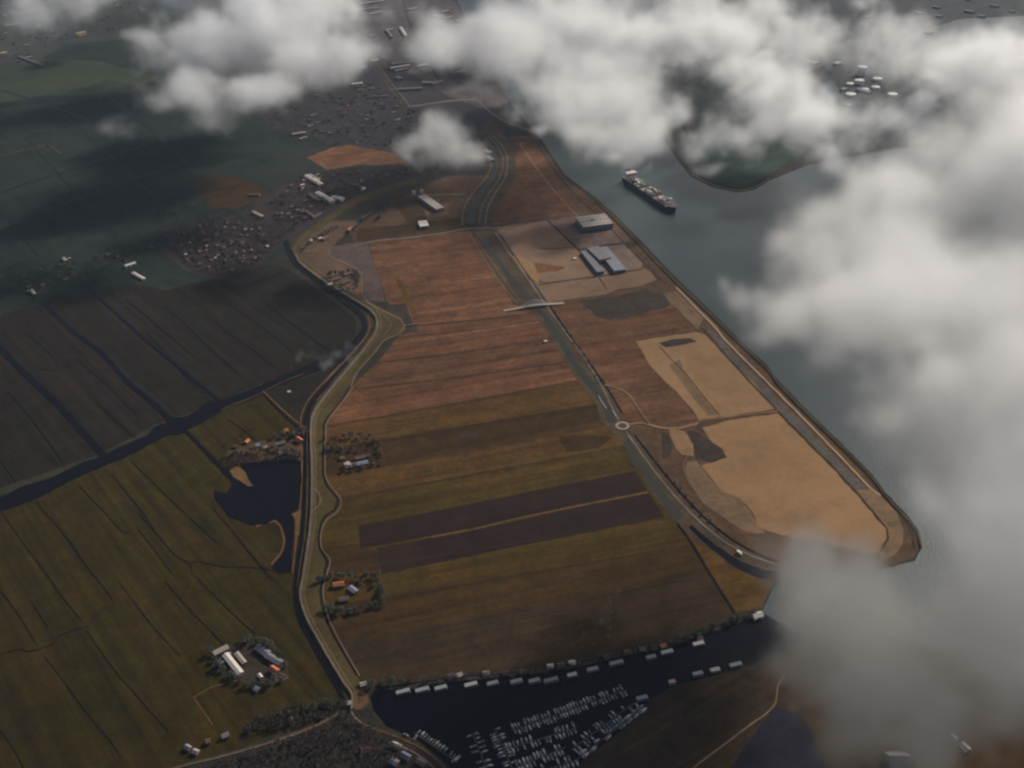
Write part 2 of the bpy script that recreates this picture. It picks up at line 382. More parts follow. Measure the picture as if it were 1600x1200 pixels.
# ---- waters left of the dike
sheet('polder_canal', [(-60, 790), (0, 777), (32, 761), (75, 748), (130, 722), (156, 714), (172, 704), (210, 688), (231, 681), (239, 667), (260, 660), (262, 653), (290, 651), (307, 642), (322, 629), (350, 624),
      (400, 606), (475, 573), (505, 560), (548, 538), (560, 520), (566, 524), (556, 540), (528, 572), (480, 585), (432, 604), (400, 622), (350, 640), (322, 657), (295, 670), (280, 679), (262, 680), (202, 712), (162, 728), (112, 750), (50, 783), (0, 799), (-60, 815)], .7, DITCHW, j=1.0)
band('dike_canal', [(446, 376), (452, 394), (463, 412), (480, 426), (508, 447), (535, 468), (560, 488), (569, 503), (567, 520), (552, 540), (546, 548)], 7, .72, DITCHW, w2=8)
band('reed_bank', [(574, 492), (578, 505), (574, 522), (556, 545), (535, 568), (505, 600)], 2.2, .8, REED)
band('dike_canal', [(536, 570), (512, 598), (490, 625), (478, 652), (476, 676), (477, 725), (475, 790), (471, 840), (463, 897), (461, 930), (470, 972), (496, 1020), (524, 1068), (536, 1092)], 4.4, .74, DITCHW, w2=7)
band('reed_bank', [(530, 570), (503, 600), (480, 628), (470, 655), (471, 675)], 1.8, .8, REED)
band('reed_bank', [(472, 720), (471, 760), (468, 795), (462, 850), (457, 895)], 2.4, .8, REED)
for pts, w in [
    ([(-20, 515), (0, 543), (30, 575), (57, 600), (95, 637), (135, 682), (166, 716)], 9),
    ([(70, 475), (87, 492), (120, 522), (160, 552), (200, 597), (240, 630), (264, 655)], 6.5),
    ([(128, 445), (160, 470), (190, 497), (217, 522), (250, 550), (275, 570), (307, 597), (345, 628)], 4),
    ([(280, 672), (290, 674), (320, 704), (355, 741), (368, 752)], 5.5),
    ([(408, 612), (425, 630), (445, 650), (466, 668)], 3.2)]:
    band('ditch', pts, w, .75, DITCHW, w2=w * 1.25)
band('reed_bank', [(411, 611), (428, 627), (448, 646), (468, 662)], 2.0, .8, REED)
band('reed_bank', [(345, 640), (400, 618), (432, 601), (475, 583)], 1.6, .78, OLIVE)
thin = [
    [(330, 497), (360, 522), (400, 550), (430, 575)], [(255, 478), (285, 502), (325, 540), (372, 585)], [(200, 470), (245, 508), (300, 555)], [(350, 470), (400, 505), (450, 545), (470, 565)],
    [(400, 460), (450, 500), (510, 545)], [(40, 520), (75, 550), (90, 572), (75, 578), (55, 573)], [(120, 560), (165, 600), (215, 650)], [(150, 630), (190, 665), (210, 683)], [(10, 610), (45, 650), (100, 725)], [(0, 720), (24, 752)],
    [(230, 520), (262, 555), (292, 590), (330, 625)],
    [(0, 798), (7, 807), (27, 835), (50, 867), (72, 897), (107, 945), (130, 972)], [(57, 785), (100, 835), (147, 900), (162, 917), (177, 940)], [(122, 757), (160, 797), (192, 832), (202, 832)],
    [(205, 720), (245, 760), (287, 800), (340, 850)], [(215, 825), (270, 897)], [(215, 800), (250, 840), (277, 870), (297, 881), (300, 898)], [(187, 910), (207, 937), (230, 967), (255, 997), (282, 1025)],
    [(257, 907), (287, 942), (350, 1007)], [(305, 900), (350, 945), (400, 992)], [(297, 881), (307, 877), (350, 885), (400, 887), (432, 893)],
    [(0, 1022), (32, 1014), (45, 1018), (82, 1007), (95, 992), (125, 982), (140, 978), (150, 960), (172, 945)], [(135, 985), (175, 1042), (212, 1085), (262, 1142)],
    [(70, 1025), (100, 1065), (140, 1120), (172, 1157), (190, 1185)], [(0, 1140), (20, 1168), (37, 1200)], [(0, 922), (30, 962), (55, 1005)], [(50, 940), (75, 980)], [(175, 742), (215, 790), (240, 825)], [(330, 790), (360, 825), (395, 870), (425, 905)],
    [(345, 700), (375, 680), (400, 668)], [(355, 655), (385, 675), (402, 690)]]
for pts in thin:
    band('field_ditch', pts, 1.2, .76, DITCHW, wj=.5, j=.5)
sheet('pond', [(334, 766), (355, 771), (362, 757), (370, 747), (376, 735), (381, 726), (400, 721), (430, 717), (462, 716), (470, 722), (472, 750), (467, 795), (454, 802), (459, 811), (459, 838), (456, 860), (456, 893), (437, 897), (424, 886),
      (445, 860), (446, 842), (438, 818), (430, 812), (415, 820), (392, 820), (357, 807), (345, 790), (335, 780)], .8, DITCHW, j=.9)
sheet('reed_bank', [(359, 735), (371, 727), (383, 737), (389, 750), (396, 759), (388, 760), (376, 752), (364, 745)], .9, REED)
band('reed_bank', [(400, 822), (430, 814), (438, 822), (444, 842), (440, 862), (424, 882)], 3.5, .78, REED)
sheet('reed_bank', [(470, 797), (456, 803), (461, 812), (461, 836), (467, 836)], .9, REED)
sheet('farmyard', [(352, 712), (360, 700), (400, 690), (440, 684), (466, 680), (474, 700), (472, 720), (430, 716), (400, 721), (372, 727)], .6, SCRUB)
band('track', [(302, 1090), (318, 1112), (332, 1132)], 1.6, .8, REED)
band('track', [(302, 1090), (330, 1074), (356, 1067), (372, 1062)], 1.5, .8, REED)
band('track', [(435, 1050), (450, 1058), (434, 1063), (425, 1062)], 1.4, .8, PATH)
sheet('farmyard', [(325, 1028), (358, 1008), (385, 1004), (425, 1008), (450, 1040), (452, 1062), (420, 1072), (392, 1072), (360, 1062), (338, 1048)], .5, DIRTD)
# road and dark lower corner
sheet('wooded_slope', [(420, 1165), (505, 1130), (545, 1108), (575, 1108), (600, 1140), (650, 1160), (700, 1200), (700, 1260), (230, 1260), (300, 1200)], .4, ground_mat('dark_undergrowth', (.022, .02, .016), (.03, .024, .018), (.045, .028, .018), blot=1/25., seed=30))
band('road', [(240, 1215), (275, 1199), (350, 1180), (400, 1166), (450, 1150), (500, 1130), (538, 1108)], 4, .9, VERGE, w2=6)
band('road', [(240, 1216), (275, 1200), (350, 1181), (400, 1167), (450, 1151), (500, 1131), (538, 1109)], 1.6, 1.0, ASPH)
sheet('quay', [(541, 1090), (556, 1076), (572, 1082), (577, 1098), (566, 1108), (545, 1112)], .95, SCRUB)
band('road', [(548, 1108), (552, 1118), (566, 1130), (590, 1140)], 3, 1.0, ASPH)
band('quay_road', [(590, 1140), (622, 1152), (660, 1170), (690, 1195), (710, 1225)], 4, 1.0, SCRUB)
band('quay_road', [(606, 1160), (640, 1172), (670, 1192), (690, 1215)], 2, 1.1, ASPH)
sheet('quay', [(572, 1078), (640, 1070), (700, 1060), (800, 1052), (900, 1038), (975, 1020), (1050, 1006), (1100, 986), (1188, 957), (1188, 962), (1100, 991), (1050, 1011), (975, 1025), (900, 1043), (800, 1057), (700, 1065), (640, 1076)], .6, ground_mat('overgrown_bank', (.03, .024, .02), (.05, .035, .026), (.07, .05, .035), blot=1/14., seed=31))
sheet('meadow', [(912, 1190), (960, 1153), (998, 1122), (1012, 1097), (1052, 1077), (1125, 1056), (1180, 1040), (1260, 1012), (1400, 1006), (1600, 1046), (1900, 1106), (1900, 1290), (860, 1290)], .55, ground_mat('harbour_meadow', (.034, .022, .012), (.045, .027, .015), (.026, .021, .012), blot=1/120., stripe=heading((950, 1190), (1150, 1075)), pitch=10, seed=32))
band('road', [(1070, 1215), (1087, 1197), (1125, 1168), (1165, 1138), (1200, 1112), (1212, 1096), (1216, 1070), (1230, 1050)], 3, .9, PATH, w2=2.4)
sheet('ploughed_field', [(1200, 1118), (1212, 1103), (1252, 1118), (1275, 1160), (1300, 1215), (1130, 1215)], .8, ground_mat('black_soil', (.014, .014, .022), (.02, .018, .026), blot=1/80., grain=.2, seed=33))
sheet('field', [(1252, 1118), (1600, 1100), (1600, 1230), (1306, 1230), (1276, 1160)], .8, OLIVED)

# ---- land east of the main road
sheet('fallow_land', [(797, 212), (836, 212), (880, 277), (917, 305), (957, 338), (1000, 384), (1046, 431), (1096, 480), (1146, 530), (1196, 577), (1214, 605), (1258, 647), (1310, 697), (1358, 744), (1380, 774), (1414, 810), (1432, 832), (1437, 855), (1426, 872),
      (1385, 884), (1300, 889), (1226, 897), (1204, 915), (1190, 950), (1150, 956), (1110, 897), (1072, 835), (1058, 815), (1040, 790), (1025, 740), (985, 680), (965, 655), (855, 478), (790, 372), (762, 352), (776, 300), (797, 262)], .28, SCRUB)
sheet('fallow_field', [(800, 262), (815, 222), (840, 232), (905, 332), (845, 340), (775, 352), (762, 346), (782, 300)], .4, BROWN)
sheet('fallow_field', [(856, 478), (905, 470), (1000, 452), (1040, 462), (1085, 516), (994, 532), (1018, 572), (1040, 600), (1060, 622), (1090, 654), (1050, 660), (1000, 655), (975, 648), (948, 600)], .42, BROWN2)
sheet('wet_patch', [(905, 470), (960, 462), (1010, 452), (1040, 462), (1050, 476), (1010, 490), (950, 500), (930, 492)], .5, DIRTD, j=2.5)
sheet('fallow_field', [(1070, 838), (1112, 897), (1150, 955), (1188, 948), (1203, 912), (1165, 893), (1120, 866)], .45, OLIVE)
band('fence_track', [(812, 224), (838, 262), (868, 300), (903, 338)], 2, .7, PATH)
band('dark_ditch', [(838, 222), (868, 268), (900, 306), (940, 342), (985, 390), (1040, 444)], 2.6, .7, DIRTD)
# lots
sheet('sand_lot', [(776, 360), (800, 353), (855, 345), (878, 366), (903, 390), (910, 402), (936, 431), (850, 442), (832, 432), (800, 396)], .5, SANDP)
sheet('sand_lot', [(826, 436), (850, 443), (936, 433), (1005, 418), (1016, 424), (1026, 437), (1000, 447), (965, 452), (945, 460), (900, 466), (857, 473), (846, 462)], .5, SANDP)
sheet('sand_corner', [(797, 400), (812, 398), (832, 412), (843, 432), (842, 441), (828, 434), (812, 418)], .6, SAND)
sheet('brown_patch', [(834, 410), (862, 414), (884, 417), (872, 424), (840, 426)], .62, BROWN, j=1)
sheet('warehouse_lot', [(857, 344), (896, 338), (962, 352), (985, 378), (940, 385), (905, 389), (880, 366)], .5, ground_mat('lot_gravel', (.11, .072, .058), (.13, .085, .065), blot=1/60., seed=40))
sheet('warehouse_lot', [(907, 392), (975, 381), (990, 396), (1004, 410), (1002, 419), (936, 431)], .5, ground_mat('lot_sandy', (.17, .115, .09), (.2, .135, .10), blot=1/60., seed=41))
for pts, w in [([(855, 344), (878, 366), (905, 391)], 3), ([(905, 390), (940, 384), (982, 379)], 2.2), ([(842, 445), (900, 436), (936, 432), (1004, 420)], 1.8), ([(843, 388), (870, 388), (902, 386)], 1.2), ([(936, 433), (948, 452)], 1.3)]:
    band('lot_ditch', pts, w, .8, DIRTD, wj=.5)
# big sand areas
sheet('sand_area', [(1038, 459), (1057, 455), (1100, 497), (1090, 514), (1075, 500), (1064, 488), (1046, 473)], .52, SANDG)
sheet('sand_area', [(994, 533), (1015, 530), (1087, 519), (1102, 523), (1140, 563), (1178, 598), (1213, 638), (1190, 643), (1092, 656), (1082, 640), (1057, 612), (1040, 597), (1015, 570)], .55, SAND, j=1.2)
sheet('wet_patch', [(1030, 536), (1050, 530), (1078, 528), (1089, 534), (1060, 540), (1040, 543)], .7, DIRTD)
sheet('damp_sand', [(1046, 570), (1062, 562), (1074, 588), (1098, 622), (1122, 648), (1108, 650), (1092, 632), (1072, 606)], .7, SANDG, j=1.5)
band('sand_ridge', [(1030, 541), (1050, 562), (1075, 588), (1100, 620), (1124, 648)], 1.4, .85, SCRUB)
sheet('sand_area', [(1097, 668), (1130, 659), (1190, 649), (1214, 646), (1240, 672), (1292, 724), (1340, 775), (1383, 827), (1385, 840), (1372, 864), (1350, 867), (1325, 856), (1280, 848), (1240, 841), (1200, 829), (1183, 820), (1176, 800),
      (1157, 778), (1135, 770), (1122, 760), (1112, 748), (1103, 738), (1095, 727), (1115, 722), (1135, 715), (1128, 702), (1112, 690)], .55, SAND, j=1.6)
sheet('damp_sand', [(1070, 735), (1075, 722), (1088, 718), (1100, 735), (1113, 752), (1135, 770), (1160, 780), (1180, 812), (1196, 832), (1170, 834), (1140, 815), (1110, 795), (1090, 775)], .5, SANDG, j=2)
sheet('brush_patch', [(1074, 674), (1083, 673), (1110, 688), (1125, 702), (1136, 715), (1110, 722), (1088, 716), (1086, 700)], .75, DIRTD, j=1.5)
sheet('sand_spoil', [(1045, 668), (1070, 674), (1083, 695), (1085, 712), (1066, 710), (1056, 700), (1048, 680)], .7, SAND, j=1)
for k in range(4):
    band('wheel_track', [(1047 + 5 * k, 671), (1054 + 5 * k, 688), (1062 + 5 * k, 702), (1070 + 3 * k, 708)], 1.1, .85, PATH)
band('sand_track', [(1078, 710), (1068, 724), (1072, 745), (1088, 768), (1108, 782), (1130, 778)], 1.6, .85, PATH)
sheet('brush_patch', [(1034, 672), (1046, 680), (1051, 700), (1046, 712), (1036, 716), (1036, 700)], .7, DIRTD, j=1)
# along the bank: basin, road, dark strip
sheet('drained_basin', [(1100, 510), (1118, 518), (1136, 540), (1200, 606), (1262, 668), (1336, 745), (1358, 762), (1338, 766), (1290, 716), (1200, 628), (1180, 600), (1140, 560)], .6, ground_mat('basin_mud', (.085, .068, .055), (.105, .082, .062), (.07, .058, .048), blot=1/70., seed=42))
band('bank_ditch', [(1096, 512), (1140, 562), (1200, 626), (1292, 720), (1340, 771), (1386, 827), (1388, 842), (1373, 866), (1370, 886)], 2.4, .8, DIRTD)
band('bank_road', [(1056, 448), (1087, 480), (1120, 514), (1136, 534), (1200, 598), (1260, 658), (1307, 707), (1360, 762), (1376, 774)], 3.2, 1.0, ground_mat('sandy_road', (.30, .20, .13), (.34, .23, .15), blot=1/40., grain=.12, mott=.06, seed=43), w2=2.6)
band('bank_verge', [(1066, 447), (1100, 482), (1150, 533), (1204, 584), (1266, 650), (1316, 702), (1362, 750), (1400, 795), (1424, 828), (1428, 860)], 4.5, .7, DIRTD)
band('canal_dike', [(925, 309), (962, 344), (1005, 389), (1050, 436), (1098, 481), (1148, 530), (1198, 577), (1217, 603), (1260, 647), (1312, 697), (1360, 745), (1382, 775), (1416, 811), (1433, 834), (1438, 856)], 3.5, .72, DIKE, h=1.5)
sheet('sand_area', [(1338, 766), (1360, 764), (1378, 776), (1400, 800), (1412, 828), (1410, 850), (1398, 868), (1374, 878), (1376, 864), (1388, 842), (1386, 826)], .57, SANDG)
band('canal_shore_road', [(930, 326), (965, 360), (1000, 398), (1052, 448)], 1.6, .75, SCRUB)

# ---- main road with its canal and roundabout
sheet('canal_verge', [(738, 360), (762, 356), (775, 362), (800, 402), (852, 474), (862, 490), (905, 546), (950, 604), (985, 668), (990, 680), (1040, 742), (1090, 797), (1125, 832), (1162, 857), (1206, 878), (1206, 908), (1165, 896), (1125, 872), (1072, 832),
      (1054, 815), (1022, 775), (992, 730), (971, 690), (938, 657), (932, 632), (906, 600), (858, 525), (830, 485), (803, 472), (765, 415)], .6, VERGE, j=.5)
band('road_canal', [(747, 364), (775, 402), (805, 442), (843, 483), (872, 525), (903, 575), (925, 602), (948, 635), (957, 660)], 6, .8, GREENW, w2=12)
band('road_canal', [(978, 688), (990, 712), (1010, 738), (1037, 778), (1063, 810)], 8, .8, GREENW, w2=14)
band('road_canal', [(1078, 822), (1100, 842), (1125, 862), (1150, 879), (1175, 891), (1218, 904)], 6, .8, DITCHW, w2=17)
band('ditch', [(1058, 817), (1082, 850), (1110, 897), (1148, 958)], 3.2, .85, DITCHW)
band('field_track', [(733, 366), (745, 384), (775, 432), (808, 474)], 1.5, .8, PATH)
band('field_track', [(743, 372), (765, 404), (795, 446), (812, 470)], 1.0, .8, PATH)
ROADM = [(757, 357), (778, 384), (802, 418), (828, 450), (850, 479), (880, 524), (912, 572), (936, 606), (955, 640), (966, 657)]
band('main_road', [(773, 362), (787, 381), (800, 401), (825, 436), (850, 472), (856, 478)], 3.0, 1.2, ASPH)
band('main_road', [(854, 478), (882, 517), (915, 562), (940, 603), (955, 634), (967, 657)], 2.4, 1.2, ASPH)
band('main_road', [(980, 676), (992, 694), (1025, 739), (1052, 772), (1082, 804), (1112, 831), (1150, 857), (1200, 878), (1240, 890)], 3.0, 1.2, ASPH)
band('roadside_ditch', [(782, 366), (808, 405), (856, 473)], 1.4, 1.0, DIRTD)
band('roadside_ditch', [(862, 482), (905, 545), (945, 601), (972, 645)], 2.2, .95, DITCHW)
band('roadside_ditch', [(992, 680), (1040, 742), (1087, 795), (1125, 829), (1162, 854), (1215, 878)], 3.0, .95, DITCHW)
band('lay_by', [(935, 618), (942, 630), (948, 638)], 1.2, 1.3, CONC)
band('lay_by', [(957, 641), (962, 650)], 1.3, 1.3, CONC)
band('lay_by', [(983, 681), (988, 689)], 1.3, 1.3, CONC)
def ring(name, cx, cy, r0, r1, z, mat):
    c = G(cx, cy, z); n = 48; V = []
    for i in range(n):
        a = 2 * math.pi * i / n
        for r in (r0, r1): V.append((c.x + r * math.cos(a), c.y + r * math.sin(a), z))
    return tag(mesh_obj(name, V, [(2 * i, 2 * i + 1, (2 * i + 3) % (2 * n), (2 * i + 2) % (2 * n)) for i in range(n)], mat), kind='structure')
ring('roundabout', 972.5, 665, 8.2, 12.5, 1.4, CONC)
ring('roundabout_island', 972.5, 665, 0.01, 8.0, 1.35, SCRUB)
band('side_road', [(984, 663), (1000, 660), (1012, 663), (1030, 668), (1060, 668), (1098, 657), (1150, 650), (1216, 642)], 3.0, 1.1, SANDG, w2=2.4)
band('side_road', [(1012, 662), (1034, 668), (1062, 669), (1092, 661)], 2.4, 1.15, SAND)
band('curved_road', [(945, 601), (958, 604), (972, 609), (984, 618), (994, 632), (1004, 648), (1014, 660)], 2.4, 1.12, PATH)
sheet('bare_patch', [(960, 622), (978, 618), (990, 632), (1002, 652), (990, 660), (978, 655)], .75, BROWN2)
# north fork: curving canal and roads
CURVEN = [(760, 210), (778, 235), (783, 255), (778, 278), (762, 303), (750, 325), (748, 350)]
band('north_verge', [(752, 200), (776, 226), (785, 252), (780, 277), (765, 302), (752, 325), (747, 352)], 38, .6, VERGE, w2=44)
band('north_canal', [(758, 216), (772, 236), (775, 255), (770, 277), (752, 300), (739, 325), (736, 350)], 5, .8, GREENW, w2=8)
band('north_road', [(770, 212), (789, 234), (793, 255), (789, 278), (773, 303), (762, 325), (758, 350)], 2.4, 1.2, ASPH)
band('north_road', [(764, 212), (782, 236), (786, 255), (781, 278), (764, 302), (752, 325), (749, 350)], 1.6, 1.2, ASPH)
band('north_road', [(744, 214), (763, 238), (768, 256), (761, 276), (742, 298), (728, 318), (723, 335), (722, 352)], 1.8, 1.2, PATH)
band('cross_road', [(552, 384), (590, 376), (640, 371), (680, 366), (725, 358), (762, 356)], 2.2, 1.25, ASPH)
band('cross_road', [(757, 354), (775, 357), (800, 352), (820, 349)], 2.2, 1.25, ASPH)
band('cross_road', [(820, 348), (845, 342), (895, 337)], 1.6, 1.2, SCRUB)
band('cross_road', [(655, 306), (690, 304), (725, 303)], 2.4, .9, PATH)

# ---- north of the dike, village and far land
sheet('village_ground', [(380, 330), (440, 290), (520, 268), (600, 262), (700, 240), (760, 250), (740, 275), (650, 282), (605, 292), (555, 308), (500, 345), (450, 375), (400, 420), (340, 436), (290, 424), (250, 392), (300, 362)], .15, ground_mat('village_gardens', (.035, .027, .028), (.045, .031, .03), (.028, .025, .026), blot=1/40., seed=50))
sheet('fallow_field', [(480, 246), (520, 230), (545, 226), (620, 240), (640, 258), (560, 258), (510, 266)], .25, BROWN)
band('farm_track', [(500, 252), (512, 263), (545, 256), (575, 250)], 1.6, .6, PATH)
sheet('fallow_field', [(300, 285), (345, 272), (410, 290), (420, 305), (370, 325), (325, 322)], .2, OLIVED)
sheet('town_ground', [(400, 170), (480, 120), (560, 95), (600, 90), (700, 150), (770, 175), (830, 205), (760, 215), (700, 235), (620, 238), (540, 226), (480, 215), (420, 200)], .18, ground_mat('town_yards', (.032, .028, .032), (.045, .035, .037), (.026, .025, .03), blot=1/50., seed=51))
sheet('industrial_ground', [(530, 95), (560, 30), (580, -20), (690, -40), (720, 20), (745, 75), (800, 170), (700, 165), (640, 140)], .17, ground_mat('industrial_yards', (.075, .06, .058), (.095, .075, .07), (.05, .042, .045), blot=1/90., seed=52))
band('trunk_road', [(632, 165), (612, 140), (596, 118), (580, 100), (560, 70), (540, 40)], 5, .7, VERGE, w2=3)
band('trunk_road', [(640, 165), (620, 140), (603, 118), (588, 100), (568, 70), (548, 40)], 1.6, .7, ASPH, w2=1)
band('trunk_road', [(636, 166), (660, 164), (700, 158), (745, 155)], 2.2, .7, ASPH)
band('trunk_road', [(745, 155), (780, 185), (830, 205)], 2, .7, ASPH)
band('railway', [(690, 130), (668, 96), (650, 60), (638, 30), (630, 0), (624, -30)], 5, .7, DIRTD, w2=3)
band('village_road', [(0, 462), (60, 446), (110, 432), (170, 410), (230, 392), (300, 362), (380, 336), (440, 306), (500, 290)], 1.8, .6, DIRTD)
band('country_road', [(0, 243), (40, 234), (75, 227), (95, 240)], 2.0, .5, VERGE)
band('country_road', [(55, 218), (75, 228), (95, 242), (150, 262), (240, 300)], 1.4, .5, DIRTD)
band('country_road', [(0, 205), (30, 222), (55, 240)], 1.2, .5, DIRTD)
sheet('far_meadow', [(-60, 105), (60, 92), (150, 95), (250, 120), (200, 145), (60, 150), (-60, 172)], .15, ground_mat('far_grass', (.034, .043, .024), (.04, .046, .025), blot=1/200., seed=53))
sheet('town_ground', [(-120, -60), (260, -60), (240, 30), (200, 60), (100, 70), (60, 95), (-80, 115)], .16, ground_mat('far_town_yards', (.04, .042, .038), (.052, .05, .04), blot=1/70., seed=54))
for pts in [[(0, 300), (120, 262), (240, 222)], [(0, 350), (100, 318), (260, 262), (330, 240)], [(60, 400), (0, 330)], [(190, 380), (90, 270), (40, 215)], [(280, 345), (180, 250), (100, 180)], [(330, 300), (260, 225), (170, 150)], [(420, 260), (330, 190), (280, 150)], [(0, 140), (80, 165), (180, 205)]]:
    band('field_ditch', pts, 1.5, .5, DITCHW, wj=.5)
# east shore
sheet('headland', [(1062, 235), (1080, 222), (1130, 215), (1200, 205), (1262, 215), (1260, 240), (1200, 272), (1180, 286), (1150, 292), (1114, 284), (1084, 268), (1066, 248)], .5, ground_mat('headland_grass', (.028, .045, .034), (.034, .05, .036), blot=1/80., seed=55))
band('shore_stones', [(1080, 272), (1112, 288), (1150, 297), (1180, 292), (1202, 278)], 1.6, .8, PATH)
sheet('harbour_yards', [(1020, 120), (1150, 60), (1240, -20), (1700, -20), (1800, 200), (1700, 255), (1500, 225), (1400, 226), (1262, 250), (1200, 200), (1080, 215)], .4, ground_mat('harbour_land', (.05, .055, .052), (.065, .066, .06), (.04, .046, .045), blot=1/140., seed=56))
sheet('dock_basin', [(1400, 60), (1500, 30), (1700, 20), (1700, 60), (1520, 75), (1440, 90)], .6, CANAL)
sheet('dock_basin', [(1270, 130), (1300, 125), (1320, 150), (1290, 168)], .6, CANAL)
sheet('dock_basin', [(1370, 175), (1440, 140), (1470, 150), (1420, 200), (1385, 205)], .6, CANAL)
#__OBJECTS__
# ================================================================== OBJECTS
MESH = {}
def shared(key, fn, mat):
    k = (key, mat.name)
    if k not in MESH:
        bm = bmesh.new(); fn(bm)
        me = bpy.data.meshes.new('shape'); bm.to_mesh(me); bm.free(); me.materials.append(mat); MESH[k] = me
    return MESH[k]
def part(name, me, parent, loc=(0, 0, 0), rz=0.0, label=None):
    o = bpy.data.objects.new(name, me); COL.objects.link(o); o.parent = parent
    o.location = loc; o.rotation_euler = (0, 0, rz)
    if label: o['label'] = label
    return o
def bx(bm, x0, x1, y0, y1, z0, z1, bev=0.0):
    vs = [bm.verts.new((x, y, z)) for z in (z0, z1) for x, y in ((x0, y0), (x1, y0), (x1, y1), (x0, y1))]
    fs = [bm.faces.new([vs[i] for i in f]) for f in ((0, 3, 2, 1), (4, 5, 6, 7), (0, 1, 5, 4), (1, 2, 6, 5), (2, 3, 7, 6), (3, 0, 4, 7))]
    return vs
def box_me(key, x0, x1, y0, y1, z0, z1, mat):
    return shared(('box', key, round(x0, 2), round(x1, 2), round(y0, 2), round(y1, 2), round(z0, 2), round(z1, 2)), lambda bm: bx(bm, x0, x1, y0, y1, z0, z1), mat)
def gable_me(L, W, h, rh, mat, over=.45, hip=0.0):
    def f(bm):
        a, b = L / 2 + over, W / 2 + over
        lo = [bm.verts.new(p) for p in ((-a, -b, h - .1), (a, -b, h - .1), (a, b, h - .1), (-a, b, h - .1))]
        e = [bm.verts.new((v.co.x, v.co.y, h + .22)) for v in lo]
        r = [bm.verts.new((-a + hip, 0, h + rh)), bm.verts.new((a - hip, 0, h + rh))]
        for i in range(4): bm.faces.new((lo[i], lo[(i + 1) % 4], e[(i + 1) % 4], e[i]))
        bm.faces.new((e[0], e[1], r[1], r[0])); bm.faces.new((e[2], e[3], r[0], r[1]))
        bm.faces.new((e[1], e[2], r[1])); bm.faces.new((e[3], e[0], r[0])); bm.faces.new(lo[::-1])
    return shared(('gable', L, W, h, rh, over, hip), f, mat)
def house_wall_me(L, W, h, rh, mat):
    def f(bm):      # walls with gable ends
        vs = bx(bm, -L / 2, L / 2, -W / 2, W / 2, 0, h)
        for s in (-1, 1):
            t = bm.verts.new((s * L / 2, 0, h + rh * .93))
            c = [v for v in vs if abs(v.co.x - s * L / 2) < 1e-4 and v.co.z > h - .01]
            bm.faces.new((c[0], c[1], t))
    return shared(('wall', L, W, h, rh), f, mat)
def q(v, s=1.0): return round(v / s) * s
def house(loc, rz, L, W, h, rh, wall, roof, label, group=None, cat='house', name='house', detail=1, hip=0.0):
    """a building with a ridged roof: wall, roof > chimney, doors and windows on its long sides"""
    L, W = q(L, .5), q(W, .5)
    t = thing(name, loc, rz, label, cat, group)
    wv = part('wall', house_wall_me(L, W, h, rh, wall), t)
    rf = part('roof', gable_me(L, W, h, rh, roof, .45, hip), t)
    if detail:
        part('chimney', box_me('ch', -.5, .5, -.4, .4, 0, 1.6, M_WALL), rf, (L * .28, .6, h + rh * .78))
        part('door', box_me('d', -.6, .6, -.06, .06, 0, 2.1, M_DOOR), t, (L * .1, -W / 2 - .05, 0))
        for s in (-1, 1):
            part('window', box_me('w', -.8, .8, -.05, .05, 0, 1.3, M_GLASS), t, (-L * .25, s * (W / 2 + .04), 1.0))
    return t
def shed(p0, p1, W, h, roof, label, wall=None, rh=2.0, cat='barn', name='barn', group=None, doors=2, lights=0):
    """a long hall whose ridge runs between two traced points"""
    a, b = G(*p0), G(*p1)
    c = (a + b) / 2; L = q((b - a).length, .5); W = q(W, .5)
    t = thing(name, (c.x, c.y, 0), math.atan2(b.y - a.y, b.x - a.x), label, cat, group)
    part('wall', house_wall_me(L, W, h, rh, wall or M_WALL), t)
    part('roof', gable_me(L, W, h, rh, roof, .6), t)
    for k in range(doors):
        part('door', box_me('bd', -2, 2, -.1, .1, 0, min(4, h - .6), M_DOOR), t, ((k + .5) * L / doors - L / 2, -W / 2 - .1, 0))
    for k in range(lights):
        x = (k + .5) * L / lights - L / 2
        part('skylight', box_me('sk', -1.0, 1.0, -W * .12, W * .12, -.1, .12, M_GLASS), t, (x, W * .22, h + rh * .56 + .3))
    return t
